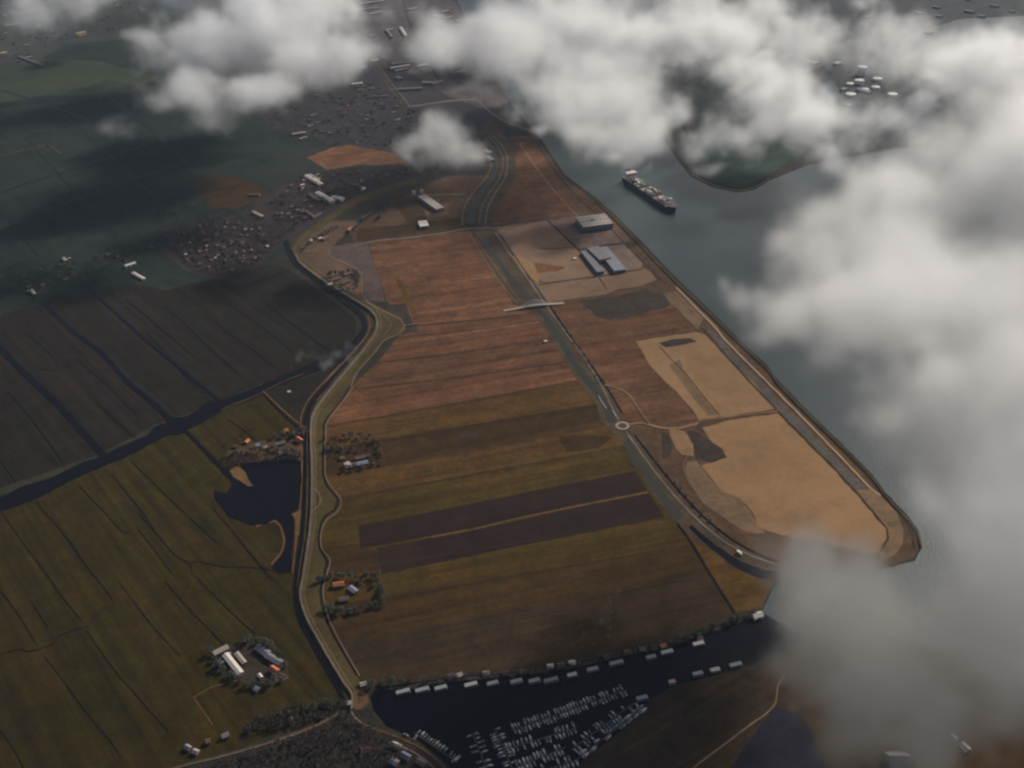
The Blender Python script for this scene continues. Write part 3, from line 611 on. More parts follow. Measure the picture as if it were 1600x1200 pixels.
def quad_hall(corners, h, roofmat, label, wallmat=None, name='warehouse', cat='warehouse', skylights=(0, 0), units=0, doors=6, zroof=None):
    """flat hall whose roof outline was traced at roof height"""
    P = [G(x, y, h) for x, y in corners]
    c = sum(P, Vector()) / 4; c.z = 0
    ex = ((P[1] - P[0]) + (P[2] - P[3])) / 2; ey = ((P[3] - P[0]) + (P[2] - P[1])) / 2
    L, W = ex.length, ey.length
    rz = math.atan2(ex.y, ex.x)
    if (ex.x * ey.y - ex.y * ey.x) < 0: pass
    L, W = q(L, 1), q(W, 1)
    t = thing(name, c, rz, label, cat)
    part('wall', box_me('hw', -L / 2, L / 2, -W / 2, W / 2, 0, h, wallmat or M_WALLG), t)
    rf = part('roof', box_me('hr', -L / 2 - .5, L / 2 + .5, -W / 2 - .5, W / 2 + .5, h, h + .7, roofmat), t)
    nx, ny = skylights
    for i in range(nx):
        for j in range(ny):
            part('skylight', box_me('fs', -L / nx * .32, L / nx * .32, -1, 1, 0, .35, M_PALE if roofmat is not M_PALE else M_GREY), rf, ((i + .5) * L / nx - L / 2, (j + .5) * W / ny - W / 2, h + .72))
    for i in range(units):
        part('roof_unit', box_me('ru', -5, 5, -4, 4, 0, 2.2, M_BLUE), rf, (-4 + i * 14, 2, h + .72))
    for i in range(doors):
        x = (i + .5) * L / doors - L / 2
        part('loading_door', box_me('ld', -2, 2, -.12, .12, 0, 4.2, M_DOOR), t, (x, -W / 2 - .14, 0))
        part('loading_door', box_me('ld', -2, 2, -.12, .12, 0, 4.2, M_DOOR), t, (x, W / 2 + .14, 0))
    return t
def inside(p, poly):
    x, y = p; c = False; n = len(poly)
    for i in range(n):
        x0, y0 = poly[i]; x1, y1 = poly[i - 1]
        if (y0 > y) != (y1 > y) and x < (x1 - x0) * (y - y0) / (y1 - y0) + x0: c = not c
    return c
def pix(g):
    d = Vector((g.x, g.y, 0)) - Vector((0, 0, CAMH)); c = d.dot(fwd)
    return 800 + FPX * d.dot(rt) / c, 600 - FPX * d.dot(up) / c
def where(g, poly):
    xs = [p[0] for p in poly]; ys = [p[1] for p in poly]; x, y = pix(g)
    u = (x - min(xs)) / (max(xs) - min(xs)); v = (y - min(ys)) / (max(ys) - min(ys))
    return ('left', 'left-hand middle', 'right-hand middle', 'right')[min(3, int(u * 4))], ('far', 'near')[int(v > .5)]
def scatter(poly, n, dmin, tries=60):
    xs = [p[0] for p in poly]; ys = [p[1] for p in poly]; out = []
    for _ in range(n * tries):
        if len(out) >= n: break
        p = (rnd.uniform(min(xs), max(xs)), rnd.uniform(min(ys), max(ys)))
        if not inside(p, poly): continue
        g = G(*p)
        if any((g - h).length < dmin for h in out): continue
        out.append(g)
    return out

# ---- trees: bare winter crowns of twig clumps on a trunk with limbs
def clumps(bm, n, rad, hgt, z0, size, r):
    for _ in range(n):
        while True:
            x, y, z = r.uniform(-1, 1), r.uniform(-1, 1), r.uniform(-1, 1)
            if x * x + y * y + z * z < 1: break
        c = Vector((x * rad * (1 + .25 * r.random()), y * rad * (1 + .25 * r.random()), z0 + hgt * .5 * (1 + z)))
        s = size * r.uniform(.5, 1.3)
        top = bm.verts.new(c + Vector((r.uniform(-.3, .3), r.uniform(-.3, .3), s)))
        ringv = [bm.verts.new(c + Vector((math.cos(a) * s * r.uniform(.6, 1.2), math.sin(a) * s * r.uniform(.6, 1.2), r.uniform(-.5, .2) * s))) for a in (0, 1.57, 3.14, 4.71)]
        for i in range(4): bm.faces.new((top, ringv[i], ringv[(i + 1) % 4]))
def cone(bm, a, b, ra, rb, n=5):
    d = (b - a).normalized(); u = d.orthogonal().normalized(); w = d.cross(u)
    A = [bm.verts.new(a + (u * math.cos(t) + w * math.sin(t)) * ra) for t in [2 * math.pi * i / n for i in range(n)]]
    B = [bm.verts.new(b + (u * math.cos(t) + w * math.sin(t)) * rb) for t in [2 * math.pi * i / n for i in range(n)]]
    for i in range(n): bm.faces.new((A[i], A[(i + 1) % n], B[(i + 1) % n], B[i]))
    bm.faces.new(B)
def tree_meshes(kind, mat):
    r = random.Random(kind)
    H = (11, 9, 13, 7)[kind % 4]; rad = (4.2, 3.6, 3.8, 3.4)[kind % 4]
    def trunk(bm):
        cone(bm, Vector((0, 0, 0)), Vector((.2, 0, H * .55)), .38, .18)
        for k in range(4):
            a = k * 1.57 + r.random()
            cone(bm, Vector((.1, 0, H * (.3 + .06 * k))), Vector((math.cos(a) * rad * .6, math.sin(a) * rad * .6, H * (.6 + .07 * k))), .16, .05, 4)
    def crown(bm): clumps(bm, 60, rad, H * .72, H * .28, 1.15, r)
    return shared(('trunk', kind), trunk, M_BARK), shared(('crown', kind), crown, mat)
def tree(g, label, group, kind=None, mat=None, s=None):
    kind = rnd.randrange(4) if kind is None else kind
    tm, cm = tree_meshes(kind, mat or M_TWIG)
    t = thing('tree', (g.x, g.y, 0), rnd.uniform(0, 6.28), label, 'tree', group)
    s = s or rnd.uniform(.75, 1.25); t.scale = (s, s, s)
    part('trunk', tm, t); part('crown', cm, t)
    return t
def tree_line(pts, gap, label, group, mat=None, s=None, spread=2.0):
    P = [G(*p) for p in densify(pts, 3, False)]
    last = None
    for p in P:
        if last is None or (p - last).length > gap * rnd.uniform(.7, 1.3):
            tree(p + Vector((rnd.uniform(-spread, spread), rnd.uniform(-spread, spread), 0)), label, group, mat=mat, s=s); last = p
def woodland(name, zones, label, mat, dens=1.0, size=(2.2, 4.2)):
    """trees too many to count: one mesh of twig clumps on trunks"""
    bm = bmesh.new(); r = random.Random(len(zones) + 5)
    for poly, n in zones:
        for g in scatter(poly, int(n * dens), 2.0, 6):
            h = r.uniform(5, 11); w = r.uniform(*size)
            cone(bm, Vector((g.x, g.y, 0)), Vector((g.x, g.y, h * .6)), .3, .12, 3)
            for _ in range(7):
                c = Vector((g.x + r.uniform(-w, w), g.y + r.uniform(-w, w), h * r.uniform(.35, 1)))
                s = r.uniform(.9, 2.0)
                top = bm.verts.new(c + Vector((0, 0, s)))
                rv = [bm.verts.new(c + Vector((math.cos(a) * s * r.uniform(.6, 1.2), math.sin(a) * s * r.uniform(.6, 1.2), r.uniform(-.4, .2)))) for a in (0, 2.1, 4.2)]
                for i in range(3): bm.faces.new((top, rv[i], rv[(i + 1) % 3]))
    me = bpy.data.meshes.new(name); bm.to_mesh(me); bm.free(); me.materials.append(mat)
    o = bpy.data.objects.new(name, me); COL.objects.link(o)
    return tag(o, label, kind='stuff')

# ---------------------------------------------------------------- the two halls on the raised lots
quad_hall([(912, 355), (960, 349), (942, 334), (899, 340)], 14, M_PALE, 'large flat-roofed pale warehouse alone on its lot beside the ship canal', skylights=(6, 3), units=1)
quad_hall([(936, 406), (956, 403), (934, 384), (918, 388)], 11, M_GREY, 'grey hall at the top end of the second lot, stepped against the lower blue-grey hall', skylights=(2, 4), doors=2)
quad_hall([(956, 424), (978, 421), (948, 385), (935, 387)], 8, M_BLUE, 'long blue-grey hall right of the stepped grey hall on the second lot', skylights=(2, 6), doors=3)
quad_hall([(932, 425), (944, 424), (918, 391), (909, 393)], 7, M_GREY, 'narrow grey hall with a dark yard between it and the stepped hall', skylights=(1, 5), doors=2)
quad_hall([(676, 329), (687, 325), (671, 303), (658, 305)], 9, M_PALE, 'long pale grey greenhouse-like hall south of the village, beside two white silos', skylights=(2, 7), doors=2)
quad_hall([(659, 354), (672, 352), (664, 345), (651, 346)], 7, M_WHITE, 'small square white-roofed shed between the long pale hall and the cross road', skylights=(1, 1), doors=1)
quad_hall([(764, 251), (772, 249), (767, 243), (760, 244)], 8, M_GREY, 'grey hall beside the curving road, under the edge of the small cloud puff', doors=2)
quad_hall([(760, 240), (767, 238), (764, 233), (757, 234)], 8, M_PALE, 'pale hall at the bend of the north road, nearest the small cloud puff', doors=2)
def silo(px, py, label):
    t = thing('silo', G(px, py), 0, label, 'silo')
    def drum(bm): cone(bm, Vector((0, 0, 0)), Vector((0, 0, 9)), 4.4, 4.4, 20)
    def cap(bm): cone(bm, Vector((0, 0, 9)), Vector((0, 0, 11.5)), 4.7, .6, 20)
    part('drum', shared('drum', drum, M_WHITE), t); part('cap', shared('cap', cap, M_WHITE), t)
silo(646.5, 303.5, 'round white silo standing left of the brown lane, above the long pale hall')
silo(659, 302, 'round white silo touching the top end of the long pale hall')

# long halls of the village, traced one by one
SH = [
    ((479, 277), (503, 291), 13, 6, M_WHITE, 'long white-roofed barn, upper left of the two in the village'),
    ((484, 275), (500, 284), 9, 5, M_PALE, 'shorter pale barn roof close behind the long white one in the village'),
    ((496, 304), (521, 318), 15, 7, M_WHITE, 'largest cream-roofed barn of the village, next to the dike'),
    ((520, 311), (536, 314), 16, 7, M_WHITE, 'broad bright white hall by the dike, lit end towards the river foreland'),
    ((483, 306), (500, 316), 8, 5, M_TILE_B, 'narrow brownish barn left of the largest cream-roofed barn'),
    ((473, 329), (491, 341), 7, 4.5, M_TILE_B, 'thin pinkish-brown shed with its long roof slanting down to the dike'),
    ((489, 342), (502, 335), 6, 4, M_TILE_B, 'low brown shed set across the lower end of the pinkish-brown one'),
    ((395, 333), (411, 341), 9, 5, M_PALE, 'beige-roofed barn at the dark left end of the village'),
    ((390, 306), (406, 306), 13, 5, M_TILE_B, 'rust-brown barn roof beside a small white gable, on the meadow edge'),
    ((551, 291), (561, 290), 10, 5, M_TILE_O, 'barn with a vivid orange roof in the middle of the village'),
    ((566, 298), (570, 295), 8, 4, M_WHITE, 'little white shed just right of the orange-roofed village barn'),
    ((470, 291), (476, 290), 8, 4, M_WHITE, 'small white gable left of the long white barns'),
    ((470, 296), (475, 295), 8, 4, M_PALE, 'small pale gable below the other small white one'),
    ((544, 363), (549, 358), 9, 5, M_TILE_O, 'orange-roofed farmhouse at the lower end of the tree row'),
    ((551, 357), (559, 352), 7, 4, M_TILE_B, 'long low brick-red barn in the tree row, second from its lower end'),
    ((565, 345), (571, 340), 8, 4, M_TILE_R, 'red barn at the upper end of the tree row'),
    ((481, 382), (487, 377), 6, 4, M_WHITE, 'small bright white shed on the dike where it bends west'),
    ((498, 375), (503, 373), 6, 4, M_WHITE, 'tiny white shed next to the rusty-roofed house on the dike bend'),
    ((504, 377), (512, 372), 10, 5, M_TILE_R, 'rusty-roofed house on the dike bend beside the tiny white shed'),
    ((196, 418), (212, 413), 10, 5, M_WHITE, 'white-roofed barn set crosswise at the left edge of the allotments'),
    ((208, 428), (226, 438), 7, 4, M_WHITE, 'long thin white greenhouse lying in the dark meadow'),
    ((99, 405), (104, 410), 8, 4, M_PALE, 'small pale shed left, on the dark village road'),
    ((107, 406), (111, 405), 6, 4, M_PALE, 'tiny pale shed right beside the one on the dark village road'),
    ((49, 455), (55, 462), 7, 4, M_PALE, 'lone pale shed in the meadow near the left edge'),
    ((457, 212), (478, 209), 12, 6, M_PALE, 'pale flat-looking hall at the left edge of the town'),
    ((468, 219), (480, 216), 8, 5, M_PALE, 'short pale hall just below the one at the town edge'),
    ((550, 134), (567, 132), 13, 7, M_WHITE, 'whitish hall in the upper town, nearest below the left cloud'),
    ((561, 108), (574, 107), 14, 7, M_PALE, 'pale hall in the upper town, highest of the left column'),
    ((610, 110), (640, 105), 22, 9, M_PALE, 'very long pale factory roof right of the trunk road'),
    ((612, 103), (650, 99), 18, 8, M_GREY, 'long grey factory roof behind the very long pale one'),
    ((660, 131), (678, 132), 16, 7, M_PALE, 'pale hall under the left edge of the central cloud'),
    ((622, 142), (660, 140), 14, 7, M_GREY, 'long grey hall beside the junction of the trunk roads'),
    ((580, 153), (606, 152), 10, 6, M_GREY, 'low grey hall left of the trunk road junction'),
    ((604, 48), (612, 60), 10, 6, M_GREY, 'grey shed along the railway, far up between the clouds'),
    ((626, 45), (634, 58), 12, 7, M_WHITE, 'white shed along the railway, far up between the clouds'),
    ((560, 18), (590, 14), 16, 7, M_BLUE, 'blue-grey hall at the top edge between the clouds'),
    ((563, 8), (600, 3), 14, 7, M_PALE, 'pale hall cut by the top edge between the clouds'),
    ((578, 24), (597, 20), 12, 7, M_PALE, 'short pale hall below the blue-grey one at the top'),
    ((120, 57), (134, 54), 16, 14, M_YELL, 'yellowish apartment block in the far town at top left'),
    ((58, 43), (64, 42), 16, 12, M_YELL, 'small yellow block left of the apartment block in the far town'),
    ((2, 88), (12, 86), 18, 14, M_YELL, 'tall yellowish block cut by the left edge of the picture'),
    ((10, 42), (34, 39), 14, 10, M_YELL, 'wide yellowish block near the top left corner'),
    ((30, 90), (68, 104), 12, 5, M_GREY, 'long dark grey greenhouse roof slanting in the far meadow'),
    ((25, 24), (60, 20), 12, 8, M_PALE, 'faint pale hall in the top left corner'),
]
for p0, p1, W, h, roof, lab in SH:
    block = 'block' in lab
    shed(p0, p1, W, h, roof, lab, wall=M_YELL if block else M_WALLW if roof is M_WHITE else M_WALL, rh=1.0 if block else W * .22, cat='apartment block' if block else 'barn', name='apartment_block' if block else 'barn', lights=4 if W > 11 else 0)

# ---------------------------------------------------------------- farms
FARM = [
    ((335, 1025), (357, 1014), 8, 5, M_PALE, 'pale cream barn, upper left of the farm in the dark meadow'),
    ((353, 1026), (377, 1056), 8, 5, M_WHITE, 'longest white barn of the farm in the dark meadow'),
    ((370, 1023), (383, 1039), 6, 4, M_PALE, 'short pinkish-white barn right of the longest white one'),
    ((352, 1027), (361, 1025), 6, 4, M_PALE, 'small pale annex on the top end of the longest white barn'),
    ((383, 1004), (388, 1003), 6, 4, M_BLUE, 'small bluish shed at the top of the meadow farm'),
    ((404, 1014), (420, 1026), 10, 5, M_BLUE, 'dark blue-grey barn in the middle of the meadow farm'),
    ((418, 1027), (440, 1040), 9, 5, M_GREY, 'dark grey barn at the right end of the meadow farm'),
    ((424, 1047), (434, 1054), 9, 5, M_TILE_O, 'farmhouse with a vivid orange roof at the right of the meadow farm'),
    ((405, 1056), (409, 1061), 4, 3, M_WHITE, 'tiny white hut below the orange-roofed farmhouse'),
    ((342, 1038), (347, 1041), 8, 4, M_BLUE, 'small blue-grey shed left of the longest white barn'),
    ((400, 1077), (405, 1080), 8, 4, M_BLUE, 'small pale blue shed below the meadow farm'),
    ((521, 917.5), (538, 915.5), 8, 5, M_TILE_O, 'red-orange roofed farmhouse in the dark walled yard beside the dike'),
    ((547, 920), (557, 928), 8, 4, M_BLUE, 'bluish shed in the dark yard, right of the red-orange roof'),
    ((561, 913), (565, 912), 6, 3, M_TILE_B, 'small brownish shed against the hedge of the dark yard'),
    ((530, 940), (545, 938), 7, 4, M_TILE_B, 'low brown shed in the lower part of the dark yard'),
    ((445, 676), (451, 675), 9, 5, M_TILE_O, 'small orange roof, upper left of the pair by the pond'),
    ((464, 688), (471, 693), 10, 5, M_TILE_O, 'bright orange-roofed farmhouse between the pond and the dike'),
    ((462, 679), (475, 678), 12, 6, M_TILE_R, 'dull red barn above the bright orange-roofed farmhouse'),
    ((430, 697), (446, 693), 8, 4, M_GREY, 'grey barn left of the bright orange-roofed farmhouse'),
    ((437, 712), (449, 709), 8, 4, M_BLUE, 'bluish-grey shed on the very edge of the pond'),
    ((400, 699), (406, 697), 8, 4, M_BLUE, 'small bluish shed at the pond farm, in its middle'),
    ((384, 694), (389, 690), 7, 4, M_TILE_O, 'small pale orange roof at the left of the pond farm'),
    ((366, 700), (371, 699), 7, 4, M_TILE_R, 'leftmost little reddish roof of the pond farm'),
    ((412, 702), (418, 700), 7, 4, M_PALE, 'small pale roof at the pond farm, left of the grey barn'),
    ((539, 730), (546, 727), 9, 5, M_WHITE, 'whitish farmhouse gable at the hedge corner right of the dike'),
    ((548, 730), (575, 724), 9, 4, M_BLUE, 'long grey-blue barn in the hedged yard right of the dike'),
    ((556, 719), (578, 714), 8, 4, M_TILE_B, 'brown barn above the long grey-blue one in the hedged yard'),
    ((532, 719), (538, 717), 7, 4, M_TILE_B, 'small brown shed at the left end of the hedged yard'),
    ((517, 441), (531, 436), 8, 4, M_TILE_R, 'red-brown barn inside the bend of the dike, by trees'),
    ((513, 447), (519, 445), 7, 4, M_WHITE, 'small white gable inside the bend of the dike'),
    ((533, 446), (546, 440), 8, 4, M_TILE_B, 'brown barn right of the red-brown one inside the dike bend'),
    ((538, 432), (549, 428), 7, 4, M_TILE_R, 'narrow reddish barn at the top of the dike-bend farm'),
    ((450, 614), (454, 613.5), 5, 3, M_WHITE, 'tiny white shed alone in the triangular meadow'),
    ((850.5, 535), (854.5, 534.5), 5, 3, M_WHITE, 'tiny pinkish-white hut alone in the brown strips left of the road canal'),
    ((896, 405.5), (900, 405), 7, 3, M_WHITE, 'tiny white site cabin on the sand lot left of the halls'),
    ((291, 1169), (298, 1173), 6, 4, M_BLUE, 'small blue-grey house on the dark road, lower left'),
    ((303, 1176), (310, 1179), 6, 4, M_PALE, 'small pale house on the dark road, right of the blue-grey one'),
    ((348, 1154), (358, 1150), 6, 4, M_GREY, 'small grey house above the dark road, lower left'),
    ((323, 1162), (329, 1160), 6, 4, M_TILE_R, 'small red-roofed house beside the dark road, lower left'),
    ((434, 1126), (440, 1128), 6, 4, M_TILE_B, 'little brown-roofed house in the trees left of the lock'),
    ((453, 1128), (458, 1126), 6, 4, M_GREY, 'little grey-roofed house in the trees left of the lock'),
    ((543, 1103), (549, 1100), 5, 4, M_PALE, 'small pale lock house at the end of the dike road'),
    ((1176, 967), (1190, 963), 9, 5, M_WHITE, 'whitish house at the right end of the harbour bank, half in mist'),
    ((1343, 1046), (1360, 1043), 10, 5, M_PALE, 'faint pale barn seen through the thin lower cloud'),
    ((1483, 1154), (1492, 1160), 9, 5, M_GREY, 'pale shed at lower right under the thin cloud'),
    ((1500, 1166), (1512, 1177), 9, 5, M_GREY, 'second, longer pale shed at lower right, beside the first'),
    ((1386, 1196), (1418, 1196), 26, 7, M_GREY, 'wide pale roof cut by the bottom edge at lower right'),
    ((628, 1181), (640, 1188), 8, 4, M_BLUE, 'boat shed with grey-blue roof behind the mooring quay'),
    ((610, 1190), (622, 1196), 8, 4, M_GREY, 'dark grey boat shed at the bottom edge by the quay road'),
    ((565, 1176), (580, 1174), 8, 4, M_TILE_R, 'dull red roof in the dark trees below the lock'),
    ((612, 1164), (626, 1170), 6, 4, M_PALE, 'long pale roof beside the quay road'),
    ((652, 1190), (664, 1197), 7, 4, M_TILE_B, 'brown boat shed at the bottom edge right of the quay road'),
]
for p0, p1, W, h, roof, lab in FARM:
    L = (G(*p0) - G(*p1)).length
    hs = any(w in lab for w in ('house', 'roof ', 'gable')) and L < 26
    shed(p0, p1, W, h, roof, lab, wall=M_WALLW if roof is M_WHITE else M_WALL, rh=W * (.42 if hs else .25), cat='farmhouse' if 'farmhouse' in lab else 'house' if hs else 'shed', name='farmhouse' if 'farmhouse' in lab else 'house' if hs else 'shed', doors=1 if L < 20 else 2)

# ---------------------------------------------------------------- streets of houses
def settlement(poly, n, dmin, axis, roofs, label, group, size=(8, 13), cat='house', detail=1, wall=M_WALL, jit_a=.12, h=(3, 5.5)):
    for g in scatter(poly, n, dmin):
        L = rnd.uniform(*size); W = rnd.uniform(6.5, 8.5)
        a, b = where(g, poly)
        house((g.x, g.y, 0), axis + rnd.choice((0, math.pi / 2)) + rnd.gauss(0, jit_a), L, W, q(rnd.uniform(*h), .5), 3.0, wall, roofs, label + ', in its %s %s part' % (b, a), group + ', %s %s part' % (b, a), detail=detail, cat=cat)
AX = heading((480, 278), (503, 292)); AX2 = heading((330, 345), (440, 306))
ALLOT = [(256, 372), (330, 348), (392, 345), (436, 378), (404, 412), (345, 430), (300, 418)]
settlement(ALLOT, 46, 11, AX2, M_TILE_R, 'small red-roofed cabin in the allotment colony', 'red-roofed cabins of the allotment colony', (6, 9), 'cabin')
settlement(ALLOT, 34, 11, AX2, M_TILE_D, 'small dark-roofed cabin in the allotment colony', 'dark-roofed cabins of the allotment colony', (6, 9), 'cabin')
settlement(ALLOT, 16, 11, AX2, M_PALE, 'small pale-roofed cabin in the allotment colony', 'pale-roofed cabins of the allotment colony', (5, 8), 'cabin')
VILL = [(420, 322), (450, 296), (480, 268), (560, 268), (640, 262), (640, 276), (600, 286), (550, 300), (500, 335), (470, 352), (430, 350)]
settlement(VILL, 40, 13, AX, M_TILE_B, 'brown-roofed house in the village north of the dike', 'brown-roofed houses of the dike village')
settlement(VILL, 26, 13, AX, M_TILE_R, 'red-roofed house in the village north of the dike', 'red-roofed houses of the dike village')
settlement(VILL, 14, 13, AX, M_GREY, 'grey-roofed house in the village north of the dike', 'grey-roofed houses of the dike village')
TOWN = [(430, 180), (480, 135), (540, 120), (620, 145), (640, 170), (700, 172), (690, 200), (630, 236), (545, 224), (470, 215)]
settlement(TOWN, 60, 18, AX, M_TILE_D, 'dark-roofed house in the town between the upper clouds', 'dark-roofed houses of the town', (9, 16), detail=0)
settlement(TOWN, 34, 18, AX, M_TILE_R, 'red-roofed house in the town between the upper clouds', 'red-roofed houses of the town', (9, 15), detail=0)
settlement(TOWN, 20, 18, AX, M_GREY, 'grey-roofed terrace in the town between the upper clouds', 'grey-roofed terraces of the town', (14, 26), detail=0)
FART = [(0, 0), (250, 0), (235, 30), (190, 55), (90, 62), (40, 95), (0, 105)]
settlement(FART, 44, 20, AX, M_TILE_B, 'small brown-roofed house of the far top-left town', 'brown-roofed houses of the far town', (10, 18), detail=0)
settlement(FART, 16, 24, AX, M_PALE, 'small pale-roofed building of the far top-left town', 'pale-roofed buildings of the far town', (12, 26), detail=0)
RIB = [(0, 452), (0, 436), (60, 420), (120, 410), (200, 388), (250, 376), (256, 390), (180, 414), (110, 438), (40, 462)]
settlement(RIB, 18, 24, AX2, M_TILE_D, 'dark-roofed house along the dark village road at the left', 'houses along the dark village road')
IND = [(570, 100), (580, 30), (640, 0), (690, 0), (720, 40), (745, 90), (790, 160), (700, 160), (640, 135)]
for g in scatter(IND, 16, 45):
    house((g.x, g.y, 0), AX + rnd.choice((0, math.pi / 2)), q(rnd.uniform(25, 60), 5), q(rnd.uniform(14, 22), 2), 7, 2.0, M_WALLG, rnd.choice((M_GREY, M_PALE)), 'grey factory hall in the works behind the central cloud, %s %s part' % where(g, IND)[::-1], 'factory halls of the works, %s %s part' % where(g, IND)[::-1], 'factory', 'factory_hall', 0)
HAR = [(1255, 60), (1330, 95), (1400, 130), (1370, 165), (1290, 185), (1230, 150), (1210, 90)]
for g in scatter(HAR, 8, 60):
    house((g.x, g.y, 0), AX + rnd.choice((0, math.pi / 2)), q(rnd.uniform(25, 55), 5), q(rnd.uniform(14, 22), 2), 8, 2.0, M_WALLG, rnd.choice((M_GREY, M_PALE)), 'pale shed in the harbour yards near the storage tanks, %s %s part' % where(g, HAR)[::-1], 'sheds of the harbour yards, %s %s part' % where(g, HAR)[::-1], 'shed', 'harbour_shed', 0)
FARR = [(1250, 10), (1380, 0), (1560, 0), (1590, 20), (1440, 40), (1480, 55), (1380, 55)]
for g in scatter(FARR, 10, 70):
    house((g.x, g.y, 0), AX, q(rnd.uniform(20, 45), 5), q(rnd.uniform(12, 20), 2), 8, 2.0, M_WALLG, rnd.choice((M_GREY, M_BLUE)), 'faint grey shed of the docks at the upper right, %s %s part' % where(g, FARR)[::-1], 'far dock sheds, %s %s part' % where(g, FARR)[::-1], 'shed', 'dock_shed', 0)

# ---------------------------------------------------------------- storage tanks on the far shore
M_TANK = plain_mat('white_tank_paint', (.62, .64, .58), var=.06)
for px, py, rm, hm, lab in [
    (1346, 117, 17, 30, 'tallest storage tank, cream topped, at the back of the group'),
    (1371, 126, 17, 9, 'flat wide cream storage tank, right of the tallest'),
    (1342, 131, 16, 14, 'grey-white storage tank just below the tallest'),
    (1328, 133, 13, 7, 'small low storage tank at the left of the group'),
    (1351, 142, 13, 7, 'small bright storage tank at the front of the group'),
    (1368, 139, 14, 8, 'storage tank right of the small bright one at the front'),
    (1394, 150, 16, 8, 'faint low storage tank at the right end of the group'),
    (1329, 150, 17, 8, 'faint wide storage tank nearest the front cloud edge')]:
    t = thing('storage_tank', G(px, py), 0, lab, 'storage tank')
    part('drum', shared(('tank', rm, hm), lambda bm: cone(bm, Vector((0, 0, 0)), Vector((0, 0, hm)), rm, rm, 32), M_TANK), t)
    part('roof', shared(('troof', rm, hm), lambda bm: cone(bm, Vector((0, 0, hm)), Vector((0, 0, hm + 2)), rm + .3, 1.0, 32), M_TANK), t)

# ---------------------------------------------------------------- arched bridge over the road canal
M_STEEL = plain_mat('white_painted_steel', (.62, .5, .45), var=.1)
A0, A1 = G(787, 486), G(881, 474)
rzb = math.atan2(A1.y - A0.y, A1.x - A0.x); Lb = (A1 - A0).length
t = thing('arch_bridge', (A0 + A1) / 2, rzb, 'pale arched bridge carrying a side road over the road canal', 'bridge')
def deck(bm):
    n = 14
    prof = [(-Lb / 2 + Lb * i / n, 1.5 + 4.2 * math.sin(math.pi * i / n) ** 2) for i in range(n + 1)]
    V = []
    for x, z in prof:
        V.append([bm.verts.new((x, y, zz)) for y, zz in ((-4.5, z), (4.5, z), (4.5, z - .9), (-4.5, z - .9))])
    for a, b in zip(V, V[1:]):
        for k in range(4): bm.faces.new((a[k], a[(k + 1) % 4], b[(k + 1) % 4], b[k]))
part('deck', shared('deck', deck, M_PALE), t)
xa = (G(817, 483) - (A0 + A1) / 2).length * -1; xb = (G(857, 478) - (A0 + A1) / 2).length
def arch(bm):
    n = 24; prev = None
    for i in range(n + 1):
        u = i / n; x = xa + (xb - xa) * u; z = 1.0 + 13.5 * math.sin(math.pi * u) ** .8
        p = Vector((x, 0, z))
        if prev is not None: cone(bm, prev, p, .75, .75, 6)
        prev = p
for s in (-1, 1): part('arch', shared('arch', arch, M_STEEL), t, (0, s * 5.2, 0))
for k in range(7):
    u = (k + 1) / 8; x = xa + (xb - xa) * u; z = 1.0 + 13.5 * math.sin(math.pi * u) ** .8
    for s in (-1, 1):
        part('hanger', shared(('hang', k), lambda bm: cone(bm, Vector((0, 0, 4.5)), Vector((0, 0, z)), .16, .16, 4), M_STEEL), t, (x, s * 5.2, 0))
for k in range(6):
    part('pier', box_me('bp', -.6, .6, -4, 4, 0, 2.2, M_PALE), t, (-Lb / 2 + 8 + k * 9 + (Lb * .35 if k > 2 else 0), 0, 0))
G0, G1 = G(633, 510), G(652, 507)
t = thing('culvert_bridge', (G0 + G1) / 2, math.atan2(G1.y - G0.y, G1.x - G0.x), 'small concrete culvert bridge at the tip of the dike bulge', 'bridge')
Lc = (G1 - G0).length
part('deck', box_me('cd', -Lc / 2, Lc / 2, -1.6, 1.6, 1.2, 1.8, M_PALE), t)
for s in (-1, 1): part('parapet', box_me('cp', -Lc / 2, Lc / 2, -.15, .15, 0, .9, M_PALE), t, (0, s * 1.5, 1.8))

# ---------------------------------------------------------------- truck
M_TYRE = plain_mat('tyre_rubber', (.02, .02, .02))
M_VAN = plain_mat('white_vehicle_paint', (.85, .78, .7), var=.03, rough=.35)
g = G(1155, 865, 1.3); hd = heading((1112, 831), (1155, 861))
t = thing('lorry', g, hd, 'white box lorry driving on the main road below the big sand plot', 'lorry')
part('cargo_box', box_me('cb', -4.2, 3.2, -1.35, 1.35, 1.0, 4.1, M_VAN), t)
def cab(bm):
    vs = bx(bm, 3.4, 5.6, -1.25, 1.25, .6, 3.2)
    for v in vs:
        if v.co.x > 5 and v.co.z > 3: v.co.x -= .6
cb = part('cab', shared('cab', cab, M_VAN), t)
part('windscreen', box_me('ws', -.05, .05, -1.1, 1.1, 0, .9, M_GLASS), cb, (5.42, 0, 2.0))
part('chassis', box_me('chs', -4.2, 5.4, -.5, .5, .55, .98, M_DOOR), t)
def wheel(bm): cone(bm, Vector((0, -.18, 0)), Vector((0, .18, 0)), .5, .5, 14)
for x in (-3.2, -2.0, 4.4):
    for s in (-1, 1): part('wheel', shared('wheel', wheel, M_TYRE), t, (x, s * 1.15, .5))

